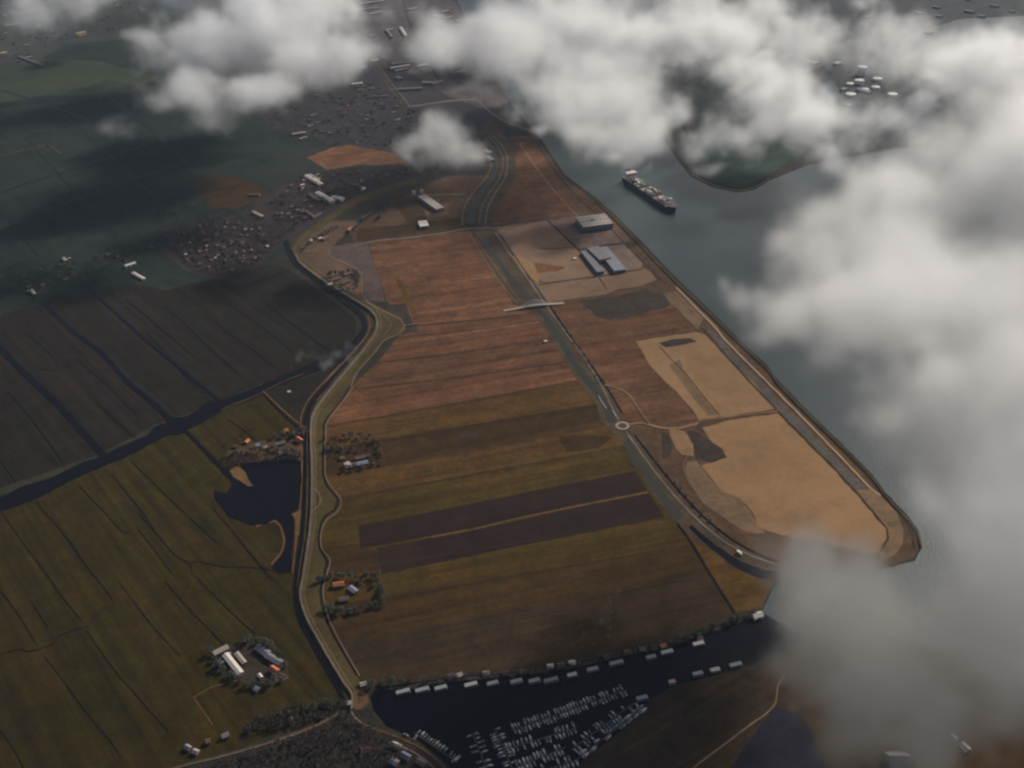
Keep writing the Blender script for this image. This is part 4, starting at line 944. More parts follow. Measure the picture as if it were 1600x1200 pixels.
# ---------------------------------------------------------------- container ship
M_HULL = plain_mat('dark_blue_hull', (.028, .03, .055), var=.1, scale=.05)
M_BOOT = plain_mat('red_boot_paint', (.16, .035, .03))
M_DECKP = plain_mat('deck_paint', (.20, .17, .16))
M_SUPER = plain_mat('cream_superstructure', (.62, .52, .46), var=.05)
CONT = [plain_mat('container_' + n, c, var=.2) for n, c in (('rust', (.24, .10, .07)), ('blue', (.09, .13, .22)), ('grey', (.30, .28, .27)), ('green', (.10, .17, .13)), ('cream', (.42, .36, .30)), ('white', (.5, .47, .44)))]
S0, S1 = G(978, 281), G(1055, 333)
Ls = (S1 - S0).length; Ws = 34.0
t = thing('container_ship', (S0 + S1) / 2, math.atan2(S1.y - S0.y, S1.x - S0.x), 'long dark-hulled cargo ship with deck containers sailing down the ship canal', 'ship')
def hull_outline(z, k):          # plan at a height: rounded stern, pointed flared bow
    out = []
    n = 26
    for i in range(n + 1):
        u = i / n; x = -Ls / 2 + Ls * u
        if u < .08: w = .78 + .22 * math.sin(u / .08 * math.pi / 2)
        elif u > .84 - .04 * (1 - k): w = max(0.0, 1 - ((u - (.84 - .04 * (1 - k))) / (.16 + .04 * (1 - k))) ** (1.8 + k))
        else: w = 1
        out.append((x + (2.5 * k if u > .9 else 0), w * Ws / 2 * (.93 + .07 * k)))
    return out
def hull(z0, z1, k0, k1, cap):
    def f(bm):
        A, B = hull_outline(z0, k0), hull_outline(z1, k1)
        def loop(o, z): return [bm.verts.new((x, -w, z)) for x, w in o] + [bm.verts.new((x, w, z)) for x, w in o[::-1]]
        a, b = loop(A, z0), loop(B, z1); n = len(a)
        for i in range(n): bm.faces.new((a[i], a[(i + 1) % n], b[(i + 1) % n], b[i]))
        if cap: bm.faces.new(b)
    return f
part('boot_top', shared('boot', hull(-1, 2.2, 0, .1, False), M_BOOT), t)
part('hull', shared('hull', hull(2.2, 12.5, .1, 1, False), M_HULL), t)
part('deck', shared('sdeck', hull(11.6, 11.8, .9, .92, True), M_DECKP), t)
def fore(bm):
    pts = [(x, w) for x, w in hull_outline(0, 1) if x > Ls * .385]
    lo = [bm.verts.new((x, -w, 12.4)) for x, w in pts] + [bm.verts.new((x, w, 12.4)) for x, w in pts[::-1]]
    hi = [bm.verts.new((v.co.x, v.co.y, 16)) for v in lo]
    n = len(lo)
    for i in range(n): bm.faces.new((lo[i], lo[(i + 1) % n], hi[(i + 1) % n], hi[i]))
    bm.faces.new(hi)
part('forecastle', shared('fore', fore, M_HULL), t)
br = part('bridge_house', box_me('bh', -9, 9, -14, 14, 11.9, 32, M_SUPER), t, (-Ls * .40, 0, 0))
part('bridge_wing', box_me('bw', -3.5, 3.5, -17.5, 17.5, 28.5, 31, M_SUPER), br, (5, 0, 0))
part('bridge_windows', box_me('bwi', -.2, .2, -13, 13, 0, 1.6, M_GLASS), br, (9.3, 0, 27.5 - 1))
part('funnel', box_me('fu', -3.5, 3.5, -4, 4, 12, 37, M_HULL), t, (-Ls * .40 - 15, 0, 0))
part('radar_mast', shared('mast', lambda bm: cone(bm, Vector((0, 0, 32)), Vector((0, 0, 43)), .8, .3, 6), M_SUPER), br)
part('fore_mast', shared('fmast', lambda bm: cone(bm, Vector((0, 0, 16)), Vector((0, 0, 34)), 1.1, .5, 6), M_SUPER), t, (Ls * .42, 0, 0))
part('breakwater', box_me('brk', -.6, .6, -12, 12, 16, 20, M_SUPER), t, (Ls * .385, 0, 0))
for s in (-1, 1):
    part('bulwark_rail', box_me('rail', -Ls * .36, Ls * .36, -.5, .5, 11.9, 13.4, M_PALE), t, (0, s * 15.9, 0))
nb = 13
for b in range(nb):
    x = -Ls * .33 + b * (Ls * .70 / nb) + 4
    if b in (4, 9): part('hatch_cover', box_me('hc', -6, 6, -13.5, 13.5, 11.9, 13.5, M_DECKP), t, (x, 0, 0)); continue
    part('lashing_bridge', box_me('lb', -.6, .6, -15, 15, 11.9, 20, M_PALE), t, (x + 7.4, 0, 0))
    for row in range(6):
        tiers = rnd.choice((1, 2, 2, 3, 4))
        mt = rnd.choice(CONT)
        part('container_stack', box_me('ct', -6.1, 6.1, -2.2, 2.2, 12, 12 + 2.6 * tiers, mt), t, (x, -12.2 + row * 4.88, 0))

# ---------------------------------------------------------------- houseboats, boats, piers
M_BOAT = [plain_mat('boat_' + n, c, var=.2, rough=.4) for n, c in (('white', (.36, .345, .32)), ('cream', (.28, .26, .20)), ('blue', (.15, .2, .23)), ('grey', (.2, .21, .2)), ('tan', (.36, .25, .17)))]
M_TARP = plain_mat('boat_cover', (.06, .08, .12))
def boat_hull_me(L, W, mat):
    def f(bm):
        n = 8; ringsl = []
        for z, k in ((0.05, .7), (.95, 1.0)):
            pr = []
            for i in range(n + 1):
                u = i / n; w = (.82 + .18 * min(1, u * 4)) if u < .5 else max(.03, 1 - ((u - .5) * 2) ** 2.2)
                pr.append((-L / 2 + L * u * (1 if k == 1 else .97), w * W / 2 * k))
            ringsl.append([bm.verts.new((x, -w, z)) for x, w in pr] + [bm.verts.new((x, w, z)) for x, w in pr[::-1]])
        a, b = ringsl; m_ = len(a)
        for i in range(m_): bm.faces.new((a[i], a[(i + 1) % m_], b[(i + 1) % m_], b[i]))
        bm.faces.new(b); bm.faces.new(a[::-1])
    return shared(('bhull', L, W), f, mat)
def boat(p, ang, L, label, group, z=.35):
    g = G(*p) if not isinstance(p, Vector) else p
    L = q(L, 1.0); W = q(L * .36, .5)
    t = thing('motor_boat', (g.x, g.y, z), ang, label, 'boat', group)
    mt = rnd.choice(M_BOAT[:1] * 3 + M_BOAT)
    part('hull', boat_hull_me(L, W, mt), t)
    kind = rnd.random()
    if group:
        cn = mt.name.split('_')[1]; kd = 'with a white cabin' if kind < .65 else 'under a dark cover'
        t['label'] = cn + ' ' + label + ', ' + kd; t['group'] = cn + ' ' + group + ', ' + kd
    if kind < .65:
        cbn = part('cabin', box_me('bc', -L * .22, L * .14, -W * .33, W * .33, .95, 2.1, M_BOAT[0]), t)
        part('windscreen', box_me('bws', -.04, .04, -W * .28, W * .28, 0, .5, M_GLASS), cbn, (L * .14 + .05, 0, 1.4))
        part('cockpit', box_me('ck', -L * .44, -L * .24, -W * .3, W * .3, .96, 1.06, M_TARP), t)
    else:
        part('cover', box_me('cv', -L * .4, L * .12, -W * .36, W * .36, .96, 1.5, M_TARP), t)
        part('windscreen', box_me('bws2', -.04, .04, -W * .3, W * .3, 0, .5, M_GLASS), t, (L * .15, 0, .96))
    return t
M_PLANK = plain_mat('weathered_planks', (.06, .05, .045))
def pier(p0, p1, label, w=1.1):
    a, b = G(*p0), G(*p1); L = (b - a).length
    t = thing('mooring_pier', (a + b) / 2, math.atan2(b.y - a.y, b.x - a.x), label, 'pier')
    part('walkway', box_me('pw', -L / 2, L / 2, -w / 2, w / 2, .75, .95, M_PLANK), t)
    n = max(2, int(L / 9))
    for i in range(n + 1):
        for s in (-1, 1):
            part('mooring_post', shared('mp', lambda bm: cone(bm, Vector((0, 0, -.5)), Vector((0, 0, 2.0)), .16, .14, 6), M_PLANK), t, (-L / 2 + L * i / n, s * (w / 2 + .2), 0))
    return a, b
def moor(p0, p1, plabel, blabel, bgroup, gap=3.6, L=(6, 9), miss=.12, sides=(-1, 1), along=False):
    a, b = pier(p0, p1, plabel)
    d = (b - a); n_ = Vector((-d.y, d.x, 0)).normalized(); ln = d.length; d.normalize()
    for s in sides:
        x = 3.0
        while x < ln - 1:
            l = rnd.uniform(*L)
            if rnd.random() > miss:
                if along:
                    boat(a + d * (x + l / 2) + n_ * s * 2.9, math.atan2(d.y, d.x) + rnd.gauss(0, .06), l, blabel, bgroup)
                else:
                    boat(a + d * x + n_ * s * (l / 2 + 1.3), math.atan2(n_.y * s, n_.x * s) + rnd.choice((0, math.pi)) + rnd.gauss(0, .07), l, blabel + (', far side' if s > 0 else ', near side'), bgroup + (', far side' if s > 0 else ', near side'))
            x += (l + 1.6) if along else gap * rnd.uniform(.9, 1.3)
moor((800, 1142), (978, 1078), 'long upper pier across the marina', 'boat at the long upper pier', 'boats at the upper marina pier', gap=4.2, miss=.12, L=(6, 9))
moor((790, 1172), (902, 1137), 'short second pier of the marina, below the long one', 'boat at the second pier', 'boats at the second marina pier', gap=4.4, miss=.25, L=(6, 9))
moor((772, 1138), (800, 1200), 'pier running down the left of the marina blocks', 'boat in the left marina block', 'boats of the left marina block', gap=4.2, miss=.2)
moor((738, 1146), (762, 1206), 'single pier at the left with few boats', 'boat at the lonely left pier', 'boats at the lonely left pier', gap=7, miss=.4)
moor((905, 1184), (1003, 1108), 'pier along the right shore of the marina', 'boat lying along the right marina shore', 'boats along the right marina shore', L=(8, 12), along=True, miss=.15)
moor((893, 1172), (992, 1098), 'outer pier parallel to the right shore of the marina', 'boat at the outer right pier', 'boats at the outer right pier', gap=4.6, miss=.35, sides=(-1, 1))
moor((806, 1200), (884, 1168), 'lowest pier of the marina near the bottom edge', 'boat at the lowest marina pier', 'boats at the lowest marina pier', gap=4.2, miss=.2, L=(6, 9))
moor((846, 1206), (905, 1186), 'pier cut by the bottom edge of the picture', 'boat at the bottom edge pier', 'boats at the bottom edge pier', gap=4.4, miss=.3)
moor((648, 1146), (715, 1192), 'quayside walkway with boats tied on its water side', 'boat tied up along the left quay', 'boats along the left quay', gap=4.4, miss=.08, sides=(1,), L=(6, 9))
for p, a, l, lab in [((635, 1149), -.5, 8, 'first white boat of the left quay, apart from the others'), ((649, 1153), 1.0, 9, 'second white boat of the left quay, pointing up'), ((661, 1147), .9, 8, 'third pale boat of the left quay, farthest out'),
                     ((713, 1187), .6, 12, 'big olive and tan boat at the right end of the left quay')]:
    boat(G(*p), a, l, lab, None)
def houseboat(p, L, W, lab, mat, ang):
    g = G(*p)
    t = thing('houseboat', (g.x, g.y, .35), ang, lab, 'houseboat')
    part('hull', box_me('hbh', -L / 2 - .8, L / 2 + .8, -W / 2 - .6, W / 2 + .6, 0, 1.1, M_GREY), t)
    cb_ = part('cabin', box_me('hbc', -L / 2, L / 2, -W / 2, W / 2, 1.1, 3.8, M_WALLG), t)
    part('roof', box_me('hbr', -L / 2 - .3, L / 2 + .3, -W / 2 - .3, W / 2 + .3, 3.8, 4.1, mat), t)
    for k in range(3): part('window', box_me('hbw', -.9, .9, -.06, .06, 0, 1.1, M_GLASS), cb_, ((k - 1) * L * .3, -W / 2 - .05, 2.0))
HBS = [(630, 1083, 17, 'first houseboat from the lock, pale olive roof', 3), (660, 1080, 17, 'second houseboat from the lock, olive roof', 3), (689, 1077, 15, 'third houseboat from the lock, pale grey roof', 3),
       (736, 1072, 16, 'fourth houseboat from the lock, light roof', 0), (770, 1070, 14, 'fifth houseboat from the lock, dim roof', 3), (807, 1067, 15, 'dim houseboat where the bank turns, sixth from the lock', 3), (835, 1066, 14, 'seventh houseboat from the lock, grey-green roof', 1),
       (861, 1065, 18, 'long narrow grey houseboat, eighth from the lock', 3), (894, 1057, 12, 'short bright white houseboat in the middle of the bank', 0), (926, 1048, 14, 'dim grey houseboat right of the bright white one', 3), (963, 1038, 18, 'long slim houseboat with light edge', 3),
       (1017, 1029, 13, 'square grey-green houseboat on the right part of the bank', 1), (1042, 1021, 16, 'pinkish-white houseboat on the right part of the bank', 0), (1091, 1008, 15, 'last bright houseboat towards the misty end of the bank', 0),
       (1090, 1055, 13, 'slim houseboat on the far lower shore, left', 3), (1117, 1049, 12, 'whitish houseboat on the far lower shore, middle', 0), (1149, 1041, 16, 'slim grey houseboat on the far lower shore, right', 3), (1050, 1068, 8, 'small pinkish houseboat off the lower shore', 4), (1003, 1093, 14, 'dim long houseboat above the right marina shore', 3)]
for x, y, L, lab, mi in HBS:
    houseboat((x, y), L, 5, lab, M_BOAT[mi], heading((x - 12, y + 3), (x + 12, y - 3)))
for x, y, roof, lab in [(568, 1071, M_PALE, 'small whitish hut at the corner where dike and harbour bank meet'), (817, 1052, M_TILE_B, 'small brown house on the bank above the sixth houseboat'), (860, 1043, M_WHITE, 'little white bank house left of the bright white houseboat'), (876, 1041, M_TILE_R, 'little red-roofed bank house above the bright white houseboat'),
                       (894, 1037.5, M_WHITE, 'white bank house directly above the bright white houseboat'), (947, 1029, M_TILE_B, 'brown bank house above the slim houseboat'), (980, 1021, M_TILE_R, 'dull red bank house between the slim and the square houseboats'), (1004, 1016, M_GREY, 'grey bank house above the square houseboat'),
                       (1036, 1011, M_TILE_O, 'orange-roofed bank house above the pinkish-white houseboat'), (1022, 1014, M_TILE_B, 'brown bank house left of the orange-roofed one'), (1093, 1000, M_TILE_B, 'brown bank house above the last bright houseboat'), (705, 1058, M_TILE_D, 'dark bank house above the third houseboat'),
                       (760, 1054, M_GREY, 'grey bank house right of the fourth houseboat'), (718, 1057, M_PALE, 'light grey bank house above the fourth houseboat'), (790, 1054, M_TILE_D, 'dark bank house left of the small brown one')]:
    g = G(x, y); house((g.x, g.y, 0), H_MID + rnd.gauss(0, .1), 8, 6.5, 3, 2.4, M_WALLW if roof is M_WHITE else M_WALL, roof, lab)

# ---------------------------------------------------------------- trees and woods
tree_line([(547, 366), (562, 352), (580, 335)], 9, 'bare tree in the row of red barns south of the dike', 'trees of the barn row')
tree_line([(500, 908), (520, 903), (560, 906), (590, 903)], 7, 'dark tree in the top hedge of the walled farmyard beside the dike', 'trees of the upper yard hedge', M_LEAF)
tree_line([(591, 905), (596, 925), (600, 943)], 7, 'dark tree in the right hedge of the walled farmyard beside the dike', 'trees of the right yard hedge', M_LEAF)
tree_line([(510, 952), (540, 960), (570, 952), (600, 946)], 7, 'dark tree along the bottom of the walled farmyard beside the dike', 'trees of the lower yard hedge', M_LEAF)
tree_line([(508, 688), (540, 684), (585, 684), (594, 700), (594, 722)], 15, 'bare tree around the hedged yard right of the dike', 'trees of the hedged yard')
tree_line([(510, 705), (535, 703), (560, 706)], 14, 'bare tree inside the hedged yard right of the dike', 'trees inside the hedged yard')
tree_line([(542, 734), (570, 731), (600, 725)], 13, 'low tree in the bottom hedge of the yard right of the dike', 'trees of the bottom hedge')
tree_line([(352, 716), (400, 706), (425, 704), (470, 712)], 8, 'bare tree between the pond and its farm', 'trees of the pond farm')
tree_line([(430, 684), (460, 683), (475, 676)], 9, 'bare tree behind the orange roofs of the pond farm', 'trees behind the pond farm')
tree_line([(512, 434), (530, 429), (556, 425), (560, 440), (556, 452)], 8, 'dark tree around the farm inside the dike bend', 'trees of the dike-bend farm', M_LEAF)
tree_line([(508, 450), (530, 458), (552, 455)], 8, 'bare tree on the lower side of the dike-bend farm', 'trees below the dike-bend farm')
tree_line([(330, 1022), (345, 1048), (385, 1072), (415, 1072), (448, 1062)], 9, 'dark tree round the meadow farm at lower left', 'trees round the meadow farm', M_LEAF)
tree_line([(378, 1003), (405, 1006), (440, 1026), (452, 1045)], 9, 'dark tree on the upper side of the meadow farm', 'trees above the meadow farm', M_LEAF)
tree_line([(470, 395), (500, 370), (525, 358)], 9, 'dark tree on the foreland where the dike turns', 'trees on the foreland', M_LEAF)
tree_line([(590, 345), (600, 330), (622, 318)], 10, 'dark tree left of the long pale hall', 'trees left of the long hall', M_LEAF)
tree_line([(440, 1120), (490, 1108), (540, 1098)], 10, 'dark tree on the slope left of the lock', 'trees left of the lock', M_LEAF)
tree_line([(580, 1072), (640, 1066)], 10, 'dark tree on the harbour bank above the first houseboats', 'trees on the harbour bank', M_LEAF)
tree_line([(1110, 984), (1150, 970), (1180, 962)], 10, 'bare tree at the misty end of the harbour bank', 'trees at the misty bank end')
tree_line([(1060, 1004), (1085, 996), (1105, 990)], 9, 'dark tree above the last bright houseboat', 'trees above the last houseboat', M_LEAF)
tree_line([(862, 482), (905, 546), (944, 600)], 22, 'thin young tree planted along the ditch of the main road', 'young trees along the main road', s=.55)
tree_line([(1040, 742), (1090, 797), (1125, 831)], 22, 'thin young tree planted along the lower main road', 'young trees along the lower main road', s=.55)
woodland('garden_trees', [(ALLOT, 520), ([(256, 360), (330, 338), (400, 320), (420, 350), (392, 345), (330, 350), (256, 376)], 120), (VILL, 520), ([(380, 350), (430, 350), (470, 352), (450, 376), (430, 384), (395, 372)], 170)], 'dense bare garden trees between the roofs of village and allotments', M_TWIG)
woodland('town_trees', [(TOWN, 1100), ([(640, 262), (700, 240), (745, 262), (700, 275), (650, 280)], 110), ([(400, 200), (440, 176), (470, 212), (540, 226), (480, 232)], 160), ([(560, 60), (600, 60), (630, 140), (560, 130)], 150)], 'mass of bare street trees in the town', M_TWIG, size=(3, 6))
woodland('roadside_trees', [(RIB, 200), ([(80, 430), (170, 404), (150, 440), (110, 450)], 40), ([(240, 330), (330, 312), (350, 330), (260, 362)], 70)], 'dark belt of trees along the village road at the left', M_LEAF)
woodland('far_trees', [(FART, 260), ([(20, 100), (60, 95), (240, 40), (260, 60), (120, 110)], 80), ([(1260, 40), (1400, 60), (1400, 180), (1250, 200), (1200, 120)], 90), ([(1070, 240), (1200, 215), (1240, 225), (1170, 275), (1090, 265)], 90)], 'scattered dark trees of the far shore and far town', M_LEAF, size=(4, 8))
woodland('bank_thicket', [([(290, 1210), (420, 1168), (505, 1135), (548, 1112), (600, 1150), (640, 1175), (600, 1200), (560, 1215)], 380), ([(470, 1100), (530, 1094), (545, 1105), (500, 1126), (440, 1140), (380, 1150), (400, 1120)], 150), ([(600, 1069), (700, 1059), (800, 1052), (900, 1038), (1000, 1014), (1110, 982), (1112, 988), (1000, 1021), (900, 1045), (800, 1059), (700, 1066), (600, 1075)], 200)], 'dark thicket of shrubs along the harbour bank and below the lock', M_TWIG, size=(1.5, 3))
woodland('reeds', [([(352, 714), (375, 712), (470, 712), (470, 720), (376, 727), (358, 736)], 90), ([(500, 688), (585, 686), (592, 722), (560, 712), (510, 715)], 50)], 'rough dark scrub by the pond and round the hedged yard', M_TWIG, size=(1.0, 2.4))

# ================================================================== CLOUDS AND AIR
def cloud_mat(name, dens, g=.62):
    mt = bpy.data.materials.new(name); mt.use_nodes = True
    nt = mt.node_tree; nt.nodes.clear()
    out = nt.nodes.new('ShaderNodeOutputMaterial'); v = nt.nodes.new('ShaderNodeVolumePrincipled')
    v.inputs['Color'].default_value = (.985, .985, .985, 1)
    v.inputs['Density'].default_value = dens
    v.inputs['Anisotropy'].default_value = g
    nt.links.new(v.outputs[0], out.inputs['Volume'])
    return mt
def cloud(name, label, blobs, mat, seed=0.0, nscale=1 / 170.0, namp=1.0, vox=10.0, flat=.55, t0=-.05, t1=.95, cat='cloud', group=None, sat=1):
    """blobs: (px, py, radius in photograph pixels, altitude[, thinning 0..1]); a density grid of merged billows eaten by noise"""
    B = []
    rc = random.Random(int(seed * 31) + 3)
    if sat:
        for b in list(blobs):
            for _ in range(sat):
                a = rc.uniform(0, 6.28); k = rc.uniform(.75, 1.05)
                blobs = blobs + [(b[0] + math.cos(a) * b[2] * k, b[1] + math.sin(a) * b[2] * k * .7, b[2] * rc.uniform(.22, .45), b[3] + rc.uniform(-25, 25), (b[4] if len(b) > 4 else 1) * rc.uniform(.7, .95))]
    for b in blobs:
        px, py, r, z = b[:4]
        c = G(px, py, z); depth = (c - Vector((0, 0, CAMH))).dot(fwd)
        rw = r * depth / FPX
        B.append((c, rw, min(rw * flat, (z - 15) * .95), b[4] if len(b) > 4 else 1.0))
    lo = Vector([min(c[i] - (h if i == 2 else r) for c, r, h, w in B) - 60 for i in range(3)])
    hi = Vector([max(c[i] + (h if i == 2 else r) for c, r, h, w in B) + 60 for i in range(3)])
    lo.z = max(lo.z, 5.0); hi.z = min(hi.z, 930.0)
    nt = bpy.data.node_groups.new(name, 'GeometryNodeTree')
    nt.interface.new_socket('Geometry', in_out='OUTPUT', socket_type='NodeSocketGeometry')
    N, L = nt.nodes, nt.links
    pos = N.new('GeometryNodeInputPosition').outputs[0]
    wn_ = N.new('ShaderNodeTexNoise'); wn_.noise_dimensions = '3D'; wn_.inputs['Scale'].default_value = nscale * 1.3; wn_.inputs['Detail'].default_value = 2
    ofs = N.new('ShaderNodeVectorMath'); ofs.operation = 'ADD'; ofs.inputs[1].default_value = (seed * 777, seed * 333, 0)
    L.new(pos, ofs.inputs[0]); L.new(ofs.outputs[0], wn_.inputs['Vector'])
    w1 = N.new('ShaderNodeVectorMath'); w1.operation = 'SUBTRACT'; w1.inputs[1].default_value = (.5, .5, .5); L.new(wn_.outputs['Color'], w1.inputs[0])
    w2 = N.new('ShaderNodeVectorMath'); w2.operation = 'SCALE'; w2.inputs[3].default_value = 130.0; L.new(w1.outputs[0], w2.inputs[0])
    w3 = N.new('ShaderNodeVectorMath'); w3.operation = 'ADD'; L.new(pos, w3.inputs[0]); L.new(w2.outputs[0], w3.inputs[1])
    acc = None
    for c, r, h, w in B:
        s = N.new('ShaderNodeVectorMath'); s.operation = 'SUBTRACT'; s.inputs[1].default_value = c; L.new(w3.outputs[0], s.inputs[0])
        d = N.new('ShaderNodeVectorMath'); d.operation = 'DIVIDE'; d.inputs[1].default_value = (r, r, h); L.new(s.outputs[0], d.inputs[0])
        l = N.new('ShaderNodeVectorMath'); l.operation = 'LENGTH'; L.new(d.outputs[0], l.inputs[0])
        q = N.new('ShaderNodeMath'); q.operation = 'MULTIPLY_ADD'; q.inputs[1].default_value = -1.0; q.inputs[2].default_value = w; L.new(l.outputs['Value'], q.inputs[0])
        if acc is None: acc = q.outputs[0]
        else:
            mx = N.new('ShaderNodeMath'); mx.operation = 'SMOOTH_MAX'; mx.inputs[2].default_value = .25
            L.new(acc, mx.inputs[0]); L.new(q.outputs[0], mx.inputs[1]); acc = mx.outputs[0]
    n = N.new('ShaderNodeTexNoise'); n.inputs['Scale'].default_value = nscale; n.inputs['Detail'].default_value = 6; n.inputs['Roughness'].default_value = .68
    L.new(ofs.outputs[0], n.inputs['Vector'])
    a = N.new('ShaderNodeMath'); a.operation = 'SUBTRACT'; a.inputs[1].default_value = .5; L.new(n.outputs[0], a.inputs[0])
    b = N.new('ShaderNodeMath'); b.operation = 'MULTIPLY_ADD'; b.inputs[1].default_value = namp * 3.2; L.new(a.outputs[0], b.inputs[0]); L.new(acc, b.inputs[2])
    mr = N.new('ShaderNodeMapRange'); mr.interpolation_type = 'SMOOTHSTEP'; mr.inputs[1].default_value = t0; mr.inputs[2].default_value = t1; L.new(b.outputs[0], mr.inputs[0])
    gate = N.new('ShaderNodeMapRange'); gate.inputs[1].default_value = -.35; gate.inputs[2].default_value = .1; L.new(acc, gate.inputs[0])
    dm = N.new('ShaderNodeMath'); dm.operation = 'MULTIPLY'; L.new(mr.outputs[0], dm.inputs[0]); L.new(gate.outputs[0], dm.inputs[1])
    vc = N.new('GeometryNodeVolumeCube')
    L.new(dm.outputs[0], vc.inputs['Density'])
    vc.inputs['Min'].default_value = lo; vc.inputs['Max'].default_value = hi
    for i, ax in enumerate('XYZ'): vc.inputs['Resolution ' + ax].default_value = max(8, int((hi[i] - lo[i]) / vox))
    sm = N.new('GeometryNodeSetMaterial'); sm.inputs['Material'].default_value = mat; L.new(vc.outputs[0], sm.inputs[0])
    go = N.new('NodeGroupOutput'); L.new(sm.outputs[0], go.inputs[0])
    vd = bpy.data.volumes.new(name); vd.materials.append(mat)
    o = bpy.data.objects.new(name, vd); COL.objects.link(o)
    md = o.modifiers.new('density', 'NODES'); md.node_group = nt
    return tag(o, label, cat, group)

CM = cloud_mat('cloud_vapour', .025)
CMA = cloud_mat('grey_vapour', .022, .3); CM2 = cloud_mat('thin_vapour', .012, .5); CM3 = cloud_mat('smoky_vapour', .028); CM3.node_tree.nodes['Principled Volume'].inputs['Color'].default_value = (.985, .97, .94, 1)
cloud('cloud', 'grey cumulus cloud left of the top centre, over the dark fields', [
    (330, 70, 100, 350), (420, 50, 125, 360), (500, 90, 80, 350), (300, 140, 70, 340), (400, 140, 70, 340), (460, 0, 120, 370), (330, -40, 120, 370), (540, 10, 60, 350, .8), (250, 170, 50, 330, .5)], CMA, seed=1)
cloud('cloud', 'faint flat cloud at the top left corner, over the far town', [(110, -20, 90, 350, .75), (180, 0, 70, 350, .6)], CM2, seed=2, t1=.9)
cloud('cloud', 'small round cloud puff hanging over the village north of the dike', [(680, 215, 62, 260), (650, 225, 45, 250), (712, 235, 48, 250), (690, 255, 40, 240, .7), (745, 240, 35, 250, .6)], CM, seed=3, vox=8)
cloud('cloud', 'big bright cloud at the top centre, over the ship canal', [
    (690, 60, 75, 430), (780, 70, 100, 300), (880, 60, 130, 220), (950, 140, 115, 210), (1030, 60, 120, 220), (890, 175, 80, 200), (900, 215, 50, 190, .8), (960, 205, 75, 190), (1010, 215, 60, 190, .8), (1060, 170, 70, 190, .8), (1130, 50, 90, 210), (860, -20, 120, 230), (1020, -30, 120, 230), (725, 130, 50, 400, .6), (1180, 10, 60, 210, .7)], CM, seed=4)
cloud('cloud', 'pale cloud over the headland and the storage tanks', [
    (1225, 165, 85, 170), (1185, 130, 70, 180), (1265, 190, 60, 170, .8)], CM, seed=5, t1=.75)
cloud('cloud', 'thin torn veil of cloud drawn over the harbour yards and storage tanks', [
    (1250, 70, 120, 200, .8), (1400, 75, 120, 200, .8), (1340, 190, 110, 190, .7), (1430, 190, 90, 190, .8), (1160, 210, 90, 180, .7), (1470, 110, 70, 200, .9), (1290, 240, 80, 180, .7), (1090, 230, 50, 180, .7), (1200, 20, 80, 200, .8)], CM2, seed=11, t1=1.1, nscale=1 / 110.0, vox=9)
cloud('cloud', 'thin veil of mist around the foot of the upper left cloud', [
    (250, 90, 80, 300, .7), (230, 160, 70, 290, .65), (330, 180, 70, 300, .7), (570, 60, 60, 320, .7), (610, 30, 50, 320, .65), (180, 200, 50, 280, .6), (60, 20, 110, 300, .7), (780, 150, 60, 200, .7), (800, 190, 50, 190, .65)], CM2, seed=12, t1=1.2, nscale=1 / 110.0)
cloud('cloud', 'huge bright cloud bank filling the right side of the view', [  # altitudes and added out-of-view billows chosen for the shade they cast
    (1575, 110, 120, 260), (1640, 200, 160, 540), (1560, 250, 170, 505), (1430, 320, 150, 455), (1310, 335, 95, 460), (1290, 430, 95, 430), (1200, 465, 60, 430, .8), (1370, 480, 130, 460), (1500, 480, 200, 500), (1440, 400, 120, 475),
    (1580, 680, 190, 500), (1560, 820, 130, 480), (1440, 720, 80, 470, .85), (1470, 830, 80, 480, .8), (1360, 290, 90, 475), (1410, 660, 105, 470, 1.05), (1245, 495, 70, 440, .95), (1335, 560, 90, 470, 1.0), (1370, 620, 80, 470, .95), (1440, 760, 95, 480, 1.0), (1145, 470, 50, 430, .8), (1200, 510, 55, 430, .8), (1400, 720, 70, 480, .85), (1520, 830, 100, 470), (1640, 960, 130, 480), (1470, 610, 130, 500), (1660, 860, 170, 500), (1700, 560, 250, 520), (1780, 300, 230, 540), (1800, 800, 250, 520), (1900, 500, 300, 540), (1500, 760, 70, 480, .8), (1310, 520, 60, 460, .7), (1390, 580, 60, 470, .8)], CM, seed=6, vox=11)
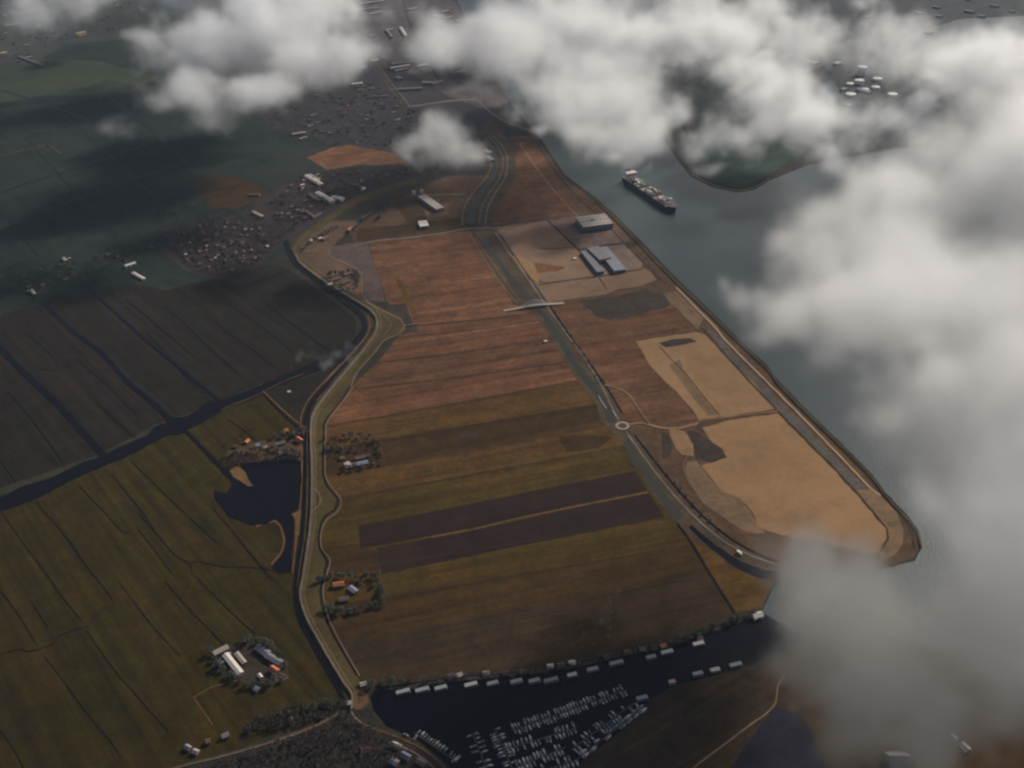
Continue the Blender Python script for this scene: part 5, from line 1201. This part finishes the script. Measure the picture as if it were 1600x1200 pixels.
cloud('cloud', 'thin smoky cloud over the lower right corner', [
    (1330, 950, 120, 300, .95), (1255, 885, 65, 280, .85), (1360, 1030, 120, 310, .9), (1480, 990, 130, 330, .95), (1570, 1080, 110, 330, .95), (1490, 930, 90, 320, .8), (1430, 1110, 90, 300, .75), (1225, 980, 60, 280, .6), (1560, 960, 120, 340, .95), (1650, 1050, 130, 350), (1290, 1070, 70, 290, .6), (1560, 1170, 80, 300, .7), (1190, 880, 35, 260, .7), (1400, 955, 80, 320, .8), (1330, 1120, 110, 290, .8), (1480, 1130, 120, 300, .9), (1290, 930, 90, 300, .85), (1220, 1040, 70, 270, .75)], CM3, seed=7, t1=.75, flat=1.15, namp=1.35, nscale=1 / 120.0)
cloud('cloud', 'little torn wisp of cloud beside the bend of the dike', [(512, 556, 26, 120), (528, 545, 16, 120), (480, 572, 22, 110, .7)], CM2, seed=8, vox=4, nscale=1 / 70.0, namp=.6)
cloud('cloud', 'narrow slanting pale streak over the fields above the harbour', [(975, 932, 9, 200, .8), (965, 945, 12, 200, .9), (953, 957, 14, 200), (940, 968, 15, 200), (925, 979, 15, 200, .9), (908, 990, 14, 200, .7), (890, 998, 12, 200, .6)], CM, seed=9, vox=3, nscale=1 / 60.0, namp=.45, sat=0, t1=.75)  # pale streak drawn as a narrow volume of vapour

hz = bpy.data.materials.new('haze'); hz.use_nodes = True
nt = hz.node_tree; nt.nodes.clear()
out = nt.nodes.new('ShaderNodeOutputMaterial'); v = nt.nodes.new('ShaderNodeVolumePrincipled')
v.inputs['Color'].default_value = (.60, .76, .95, 1); v.inputs['Density'].default_value = HAZE
v.inputs['Anisotropy'].default_value = 0.1
nt.links.new(v.outputs[0], out.inputs['Volume'])
hb = S + 200
tag(mesh_obj('haze', [(x, y, z) for z in (-1, 1010) for x, y in ((-hb, -hb), (hb, -hb), (hb, hb), (-hb, hb))],
             [(0, 3, 2, 1), (4, 5, 6, 7), (0, 1, 5, 4), (1, 2, 6, 5), (2, 3, 7, 6), (3, 0, 4, 7)], hz), kind='stuff', label='thin bluish haze hanging in the air over the whole landscape')
